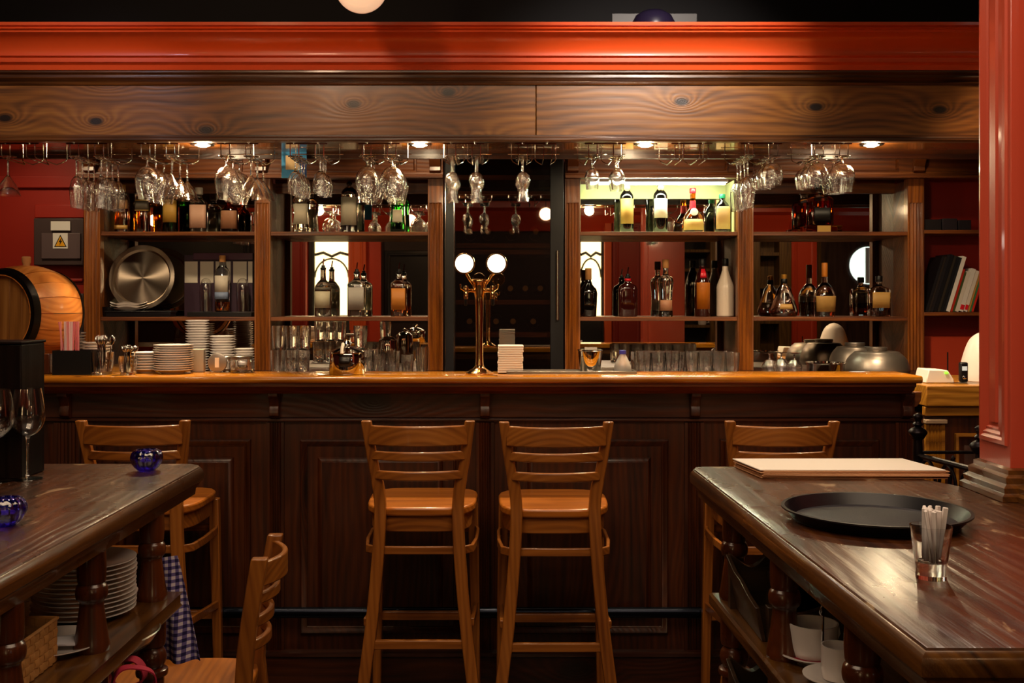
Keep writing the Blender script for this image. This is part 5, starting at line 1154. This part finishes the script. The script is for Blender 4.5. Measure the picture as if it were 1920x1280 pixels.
# leaning tray, straps and binoculars-like bottles on lower shelf
lt3 = thing('leaning_tray', 'dark round tray with metal rim tilted beneath the left table shelf', 'tray', (0, 0, 0))
obj('tray_floor', B().lathe([(0, 0), (.15, 0), (.155, .003), (0, .004)], 56), BLACKP, lt3); obj('tray_rim', B().lathe([(.152, .001), (.17, .02), (.176, .024), (.174, .027), (.152, .005)], 56, caps=False), STEEL, lt3)
lt3.scale = (.86, .86, 1); lt3.location = (-.945, 2.48, .692); lt3.rotation_euler = (0, math.radians(-8), 0)
for i, (xx_, yy_) in enumerate(((-.93, 2.14), (-.9, 2.06))):
    t_ = thing('dark_bottle', f'dark glossy bottle lying under the left table, {["nearer", "farther"][i]} one', 'bottle', (0, 0, 0), 'dark bottles under the left table')
    obj('body', B().lathe([(0, 0), (.022, .002), (.026, .01), (.026, .09), (.018, .11), (.013, .12), (.013, .15), (0, .152)], 24), G_BLK, t_)
    t_.location = (xx_, yy_, .5106); t_.rotation_euler = (.0, .25, .3)
def strap(label, cx, cyy, z, r, rot):
    b = B(); L = []
    for q in range(40):
        a = 2 * PI * q / 40; x_, z_ = r * 1.05 * math.cos(a), r * .9 * math.sin(a) * (1 + .15 * math.cos(2 * a)); nx, nz = math.cos(a) * .0015, math.sin(a) * .0015
        L.append([(x_ - nx, -.011, z_ - nz), (x_ + nx, -.011, z_ + nz), (x_ + nx, .011, z_ + nz), (x_ - nx, .011, z_ - nz)])
    b.loops(L, True, False, True); o = obj('webbing_loop', b, STRAP); o.location = (cx, cyy, z); o.rotation_euler = rot; tag(o, label, 'strap', 'red webbing loops'); return o
strap('red webbing loop hanging under the left table, right one', -.785, 2.28, .69, .042, (.1, .3, .5)); strap('red webbing loop hanging under the left table, left one', -.83, 2.36, .68, .042, (.2, -.4, -.2))
# gingham cloth
GM, N_, L_, P0 = nt('blue_gingham'); tc = N_.new('ShaderNodeTexCoord'); sx = N_.new('ShaderNodeSeparateXYZ'); L_.new(tc.outputs['UV'], sx.inputs[0])
def stepn(o_):
    m1 = N_.new('ShaderNodeMath'); m1.operation = 'FRACT'; L_.new(o_, m1.inputs[0]); m2 = N_.new('ShaderNodeMath'); m2.operation = 'GREATER_THAN'; m2.inputs[1].default_value = .5; L_.new(m1.outputs[0], m2.inputs[0]); return m2.outputs[0]
aa = N_.new('ShaderNodeMath'); aa.operation = 'ADD'; L_.new(stepn(sx.outputs[0]), aa.inputs[0]); L_.new(stepn(sx.outputs[1]), aa.inputs[1])
a2 = N_.new('ShaderNodeMath'); a2.operation = 'MULTIPLY'; a2.inputs[1].default_value = .5; L_.new(aa.outputs[0], a2.inputs[0])
cr2 = N_.new('ShaderNodeValToRGB'); cr2.color_ramp.elements[0].color = lin('d8ccd8'); cr2.color_ramp.elements[1].color = lin('20184c'); e_ = cr2.color_ramp.elements.new(.5); e_.color = lin('6a5c94'); cr2.color_ramp.interpolation = 'CONSTANT'
cr2.color_ramp.elements[1].position = .3; cr2.color_ramp.elements[2].position = .8
L_.new(a2.outputs[0], cr2.inputs[0]); L_.new(cr2.outputs[0], P0.inputs['Base Color']); P0.inputs['Roughness'].default_value = .9
nu, nv = 24, 24; vs = []; uv = []
for j in range(nv + 1):
    t = j / nv
    for i in range(nu + 1):
        s_ = i / nu; py = lerp(1046, 1240, t); dd = 2.78 + .02 * math.sin(s_ * 9) * t + .03 * (1 - t) * s_
        pl, pr_ = 296, lerp(326, 374, t ** .9)
        vs.append((X(lerp(pl, pr_, s_), 2.78), dd, Z(py, 2.78))); uv.append((s_ * 6 * lerp(.5, 1, t), t * 16))
me = bpy.data.meshes.new('gingham'); me.from_pydata(vs, [], [(j * (nu + 1) + i, j * (nu + 1) + i + 1, (j + 1) * (nu + 1) + i + 1, (j + 1) * (nu + 1) + i) for j in range(nv) for i in range(nu)])
ul = me.uv_layers.new(name='UVMap')
for lp in me.loops: ul.data[lp.index].uv = uv[lp.vertex_index]
me.materials.append(GM); o = bpy.data.objects.new('checked_cloth', me); C.objects.link(o); md = o.modifiers.new('s', 'SOLIDIFY'); md.thickness = .0015
tag(o, 'blue and white checked cloth hanging behind the left table', 'cloth')
# ---- iron railing behind the right table
ir = thing('iron_railing', 'black wrought iron railing with turned finials behind the right table', 'railing', (X(1720, 3.1), 3.1, 0))
dA, dB_ = 3.1, 2.8; ax_, bx_ = X(1721, dA), X(1838, dB_)
rzA = Z(848, dA)
def finial(b, x, y, z, k=1):
    b.lathe(smooth_prof([(.013 * k, z - .05), (.014 * k, z + .0), (.0125 * k, z + .035), (.016 * k, z + .04), (.024 * k, z + .052), (.0265 * k, z + .06), (.018 * k, z + .07), (.009 * k, z + .075), (.015 * k, z + .082), (.009 * k, z + .09), (.013 * k, z + .1), (.0125 * k, z + .108), (.001, z + .115)], 3), 24, (x, y, 0))
for x, y in ((ax_, dA), (bx_, dB_)):
    obj('post', B().lathe([(.013, 0), (.013, rzA - .03)], 20, (x, y, 0)), IRON, ir)
    b = B(); finial(b, x, y, rzA + .0); obj('finial', b, IRON, ir)
obj('top_rail', B().tube([(ax_, dA, rzA - .008), (bx_, dB_, rzA - .008)], .008, 8), IRON, ir)
obj('rear_rail', B().tube([(ax_, dA, rzA), (ax_ + 1.0, dA + .02, rzA)], .005, 8), IRON, ir)
obj('bottom_rail', B().tube([(ax_, dA, .4), (bx_, dB_, .4)], .008, 8), IRON, ir)
for k_ in range(3):
    t0, t1 = k_ / 3 + .02, (k_ + 1) / 3 - .02
    pts = []
    for q in range(13):
        a = PI * q / 12; t = lerp(t0, t1, (1 - math.cos(a)) / 2); pts.append((lerp(ax_, bx_, t), lerp(dA, dB_, t), rzA - .1 + .085 * math.sin(a)))
    pts = [(pts[0][0], pts[0][1], .4)] + pts + [(pts[-1][0], pts[-1][1], .4)]
    obj('scroll', B().tube(pts, .005, 8), IRON, ir)
pts = [(lerp(ax_ + .08, bx_ + .05, q / 12), dA - .02, rzA - .13 + .12 * math.sin(PI / 2 * q / 12)) for q in range(13)]
obj('arc_bar', B().tube([(pts[0][0], dA - .02, .4)] + pts, .006, 8), IRON, ir)
# ================================================================== CEILING THINGS
gl_ = thing('globe_lamp', 'frosted globe lamp hanging at the top edge', 'lamp', (X(677, 3.7), 3.7, Z(-26, 3.7)))
obj('globe', B().lathe([(.0925 * math.sin(PI * q / 20), -.0925 * math.cos(PI * q / 20)) for q in range(21)], 40, (X(677, 3.7), 3.7, Z(-26, 3.7))), GLOBE, gl_)
obj('stem', B().lathe([(.008, 0), (.008, .42)], 12, (X(677, 3.7), 3.7, Z(-26, 3.7) + .09)), BLACKM, gl_)
sk = thing('speaker', 'dark domed speaker resting on the red cornice', 'speaker', (X(1225, 4.14), 4.14, 2.566))
obj('dome', B().lathe([(.085, 0), (.083, .02), (.07, .045), (.045, .062), (0, .068)], 36, (X(1225, 4.14), 4.14, 2.567)), mat('dark_violet_plastic', '1a1428', .3, coat=.5), sk)
obj('grille', B().box(X(1150, 4.2), X(1310, 4.2), 4.24, 4.26, 2.6, 2.65), DARK, sk)
tk = thing('track_spotlight', 'dark spotlight can hanging near the top right', 'lamp', (X(1495, 3.5), 3.5, 2.55))
b = B().lathe([(0, 0), (.028, 0), (.032, .01), (.032, .11), (.028, .12), (0, .12)], 24); obj('can', b, mat('brown_lamp_can', '2a1c18', .5), tk)
tk.children[0].location = (0, 0, 0); me_ = tk.children[0].data
for v in me_.vertices: v.co = Matrix.Rotation(math.radians(62), 3, 'Y') @ (v.co + Vector((X(1495, 3.5), 3.5, 2.55))) 
tk.children[0].location = (-.05, 0, -.02)
obj('arm', B().lathe([(.006, 0), (.006, .53)], 10, (X(1495, 3.5), 3.5, 2.575)), BLACKM, tk)
# ================================================================== ROOM BEHIND (seen in the mirrors)
RY = -3.0
MX = lambda p: (p - 940) / 139.5
MZ = lambda y: 1.5 + (568 - y) / 139.5
struct('trim_3', B().prism([(RY, 2.42), (RY + .08, 2.42), (RY + .1, 2.5), (RY + .2, 2.6), (RY + .22, 2.66), (RY + .3, 2.7), (RY + .3, 2.78), (RY, 2.78)], 'yz', -6, 6), RED, 0, 'red cornice on the rear wall')
def rear(name, label, a, c, y0, y1, m, cat='panel', dep=.1):
    o = thing(name, label, cat, (MX((a + c) / 2), RY, MZ(y1) if MZ(y1) > 0 else 0))
    obj('board', B().box(MX(a), MX(c), RY + .001, RY + dep, max(MZ(y1), 0), MZ(y0)), m, o, .006)
    w_ = MX(c) - MX(a)
    if w_ > .2:
        b = B(); L = [[(MX(a) + i, RY + dep + p, max(MZ(y1), 0) + i), (MX(c) - i, RY + dep + p, max(MZ(y1), 0) + i), (MX(c) - i, RY + dep + p, MZ(y0) - i), (MX(a) + i, RY + dep + p, MZ(y0) - i)] for i, p in ((.04, 0), (.045, .015), (.06, .015), (.08, 0))]
        b.loops(L, False, False); obj('moulding', b, m, o)
    return o
DKRED = mat('dark_red_paint', '8c2414', .45); ORG = mat('orange_column_tone', 'e05a20', .5)
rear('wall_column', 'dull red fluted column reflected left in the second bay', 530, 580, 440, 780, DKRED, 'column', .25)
rear('wall_column', 'orange lit column reflected beside the bright window', 657, 690, 440, 780, ORG, 'column', .2)  # orange light falling on this column is put into its colour
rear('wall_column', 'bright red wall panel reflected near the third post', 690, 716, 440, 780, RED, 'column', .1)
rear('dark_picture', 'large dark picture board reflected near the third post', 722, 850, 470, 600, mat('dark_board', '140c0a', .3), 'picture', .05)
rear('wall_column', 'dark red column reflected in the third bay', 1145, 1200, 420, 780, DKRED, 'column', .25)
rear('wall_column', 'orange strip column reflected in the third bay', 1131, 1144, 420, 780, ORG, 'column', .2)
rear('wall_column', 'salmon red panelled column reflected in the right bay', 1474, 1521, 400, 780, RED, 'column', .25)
rear('blackboard', 'dark blackboard reflected in the left bay', 225, 470, 440, 600, mat('blackboard_slate', '16120e', .5), 'blackboard', .05)
for (a, c) in ((592, 655), (1088, 1126)):
    wn_ = thing('lit_cabinet', f'bright cream lit cabinet with dark arch reflected in the {"second" if a < 900 else "third"} bay', 'cabinet', (MX((a + c) / 2), RY, 1.3))
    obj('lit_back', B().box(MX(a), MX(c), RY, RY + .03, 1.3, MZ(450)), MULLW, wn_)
    obj('frame', B().box(MX(a) - .04, MX(a), RY, RY + .08, .9, MZ(446)).box(MX(c), MX(c) + .04, RY, RY + .08, .9, MZ(446)).box(MX(a) - .04, MX(c) + .04, RY, RY + .08, MZ(450), MZ(446)).box(MX(a), MX(c), RY, RY + .08, .8, 1.3), DARK, wn_, .004)
    xm = MX((a + c) / 2); w2 = (MX(c) - MX(a)) / 2
    obj('arch_bar', B().tube([(xm - w2, RY + .05, MZ(478)), (xm - w2 * .5, RY + .05, MZ(474)), (xm, RY + .05, MZ(481)), (xm + w2 * .5, RY + .05, MZ(474)), (xm + w2, RY + .05, MZ(478))], .02, 8).tube([(xm + w2 * math.cos(t), RY + .05, MZ(520) + .25 * math.sin(t)) for t in [PI * q / 12 for q in range(13)]], .012, 8), DARK, wn_)
cab = thing('glass_cabinet', 'brown wooden glass cabinet with mugs reflected in the third bay', 'cabinet', (MX(1290), RY, 0))
obj('carcass', B().box(MX(1208), MX(1232), RY, RY + .35, 0, MZ(430)).box(MX(1322), MX(1346), RY, RY + .35, 0, MZ(430)).box(MX(1208), MX(1346), RY, RY + .35, MZ(430), MZ(420)).box(MX(1208), MX(1346), RY, RY + .02, 0, MZ(430)), W_REAR, cab, .005)
for y_ in (470, 505, 545, 608): obj('shelf', B().box(MX(1232), MX(1322), RY + .02, RY + .33, MZ(y_ + 5), MZ(y_)), W_REAR, cab)
obj('interior_back', B().box(MX(1232), MX(1322), RY + .02, RY + .03, 0, MZ(430)), DARK, cab)
for i, px in enumerate((1262, 1310)):
    mg = thing('mug', f'white mug in the reflected cabinet, {["left", "right"][i]} one', 'cup', (0, 0, 0), 'reflected mugs')
    obj('mug_wall', B().lathe([(0, 0), (.05, 0), (.055, .01), (.055, .11), (.05, .11), (.05, .012), (0, .01)], 24), PORC, mg); obj('handle', B().tube([(.05, 0, .09), (.085, 0, .085), (.085, 0, .03), (.05, 0, .025)], .008, 8), PORC, mg)
    mg.location = (MX(px), RY + .24, MZ(608) + .001)
cab2 = thing('glass_cabinet', 'brown wooden cabinet reflected at the left of the right bay', 'cabinet', (MX(1440), RY, 0))
obj('carcass', B().box(MX(1395), MX(1415), RY, RY + .3, 0, MZ(450)).box(MX(1450), MX(1472), RY, RY + .3, 0, MZ(450)).box(MX(1395), MX(1472), RY, RY + .3, MZ(450), MZ(440)).box(MX(1395), MX(1472), RY, RY + .02, 0, MZ(450)), W_REAR, cab2, .005)
for y_ in (475, 535, 600): obj('shelf', B().box(MX(1415), MX(1450), RY + .02, RY + .28, MZ(y_ + 6), MZ(y_)), W_REAR, cab2)
W_DOOR = wood('rear_door_grey_brown', '2a1c14', '4a3428', '5c463a', 'Z', .4, .2, 14)
dr = obj('door_1', B().box(MX(1535), MX(1690), RY, RY + .06, 0, MZ(440)), W_DOOR, None, .006, kind='structure')
obj('door_trim', B().box(MX(1525), MX(1535), RY, RY + .09, 0, MZ(432)).box(MX(1690), MX(1700), RY, RY + .09, 0, MZ(432)).box(MX(1535), MX(1690), RY, RY + .09, MZ(440), MZ(432)), W_REAR, dr)
pm = obj('porthole_pane', B().lathe([(0, 0), (.25, 0), (.25, .01), (0, .01)], 48, (MX(1623), RY + .06, MZ(498)), axis='Y'), PORTH, dr)
obj('porthole_ring', B().lathe([(.25, 0), (.28, 0), (.28, .025), (.25, .025)], 48, (MX(1623), RY + .06, MZ(498)), axis='Y', caps=False), STEEL, dr)
obj('glazing_bar', B().box(MX(1618), MX(1626), RY + .071, RY + .08, MZ(498) - .24, MZ(498) + .24), WHITE, dr)
# hanging globes added behind the camera for warm fill and reflections
PG = mat('room_globe_glow', 'ffffff', .4, emit='ffc890', es=14)
pgp = thing('pendant_fill_lamp', 'x', 'lamp', (0, 0, 0))
obj('globe', B().lathe([(.07 * math.sin(PI * q / 14), -.07 * math.cos(PI * q / 14)) for q in range(15)], 24), PG, pgp); obj('cord', B().lathe([(.004, .07), (.004, .6)], 8), BLACKM, pgp)
pq = Proto(pgp)
for i, (x, y) in enumerate(((-2.6, -1.2), (-1.1, -1.6), (.5, -1.3), (2.0, -1.7), (3.6, -1.2), (-4.2, -1.6))):
    pq.put((x, y, 2.5), label=f'small glowing globe added as fill in the room behind, {ORD[i]} placed', group='pendant fill lamps in the room behind')
# reflected wall lights
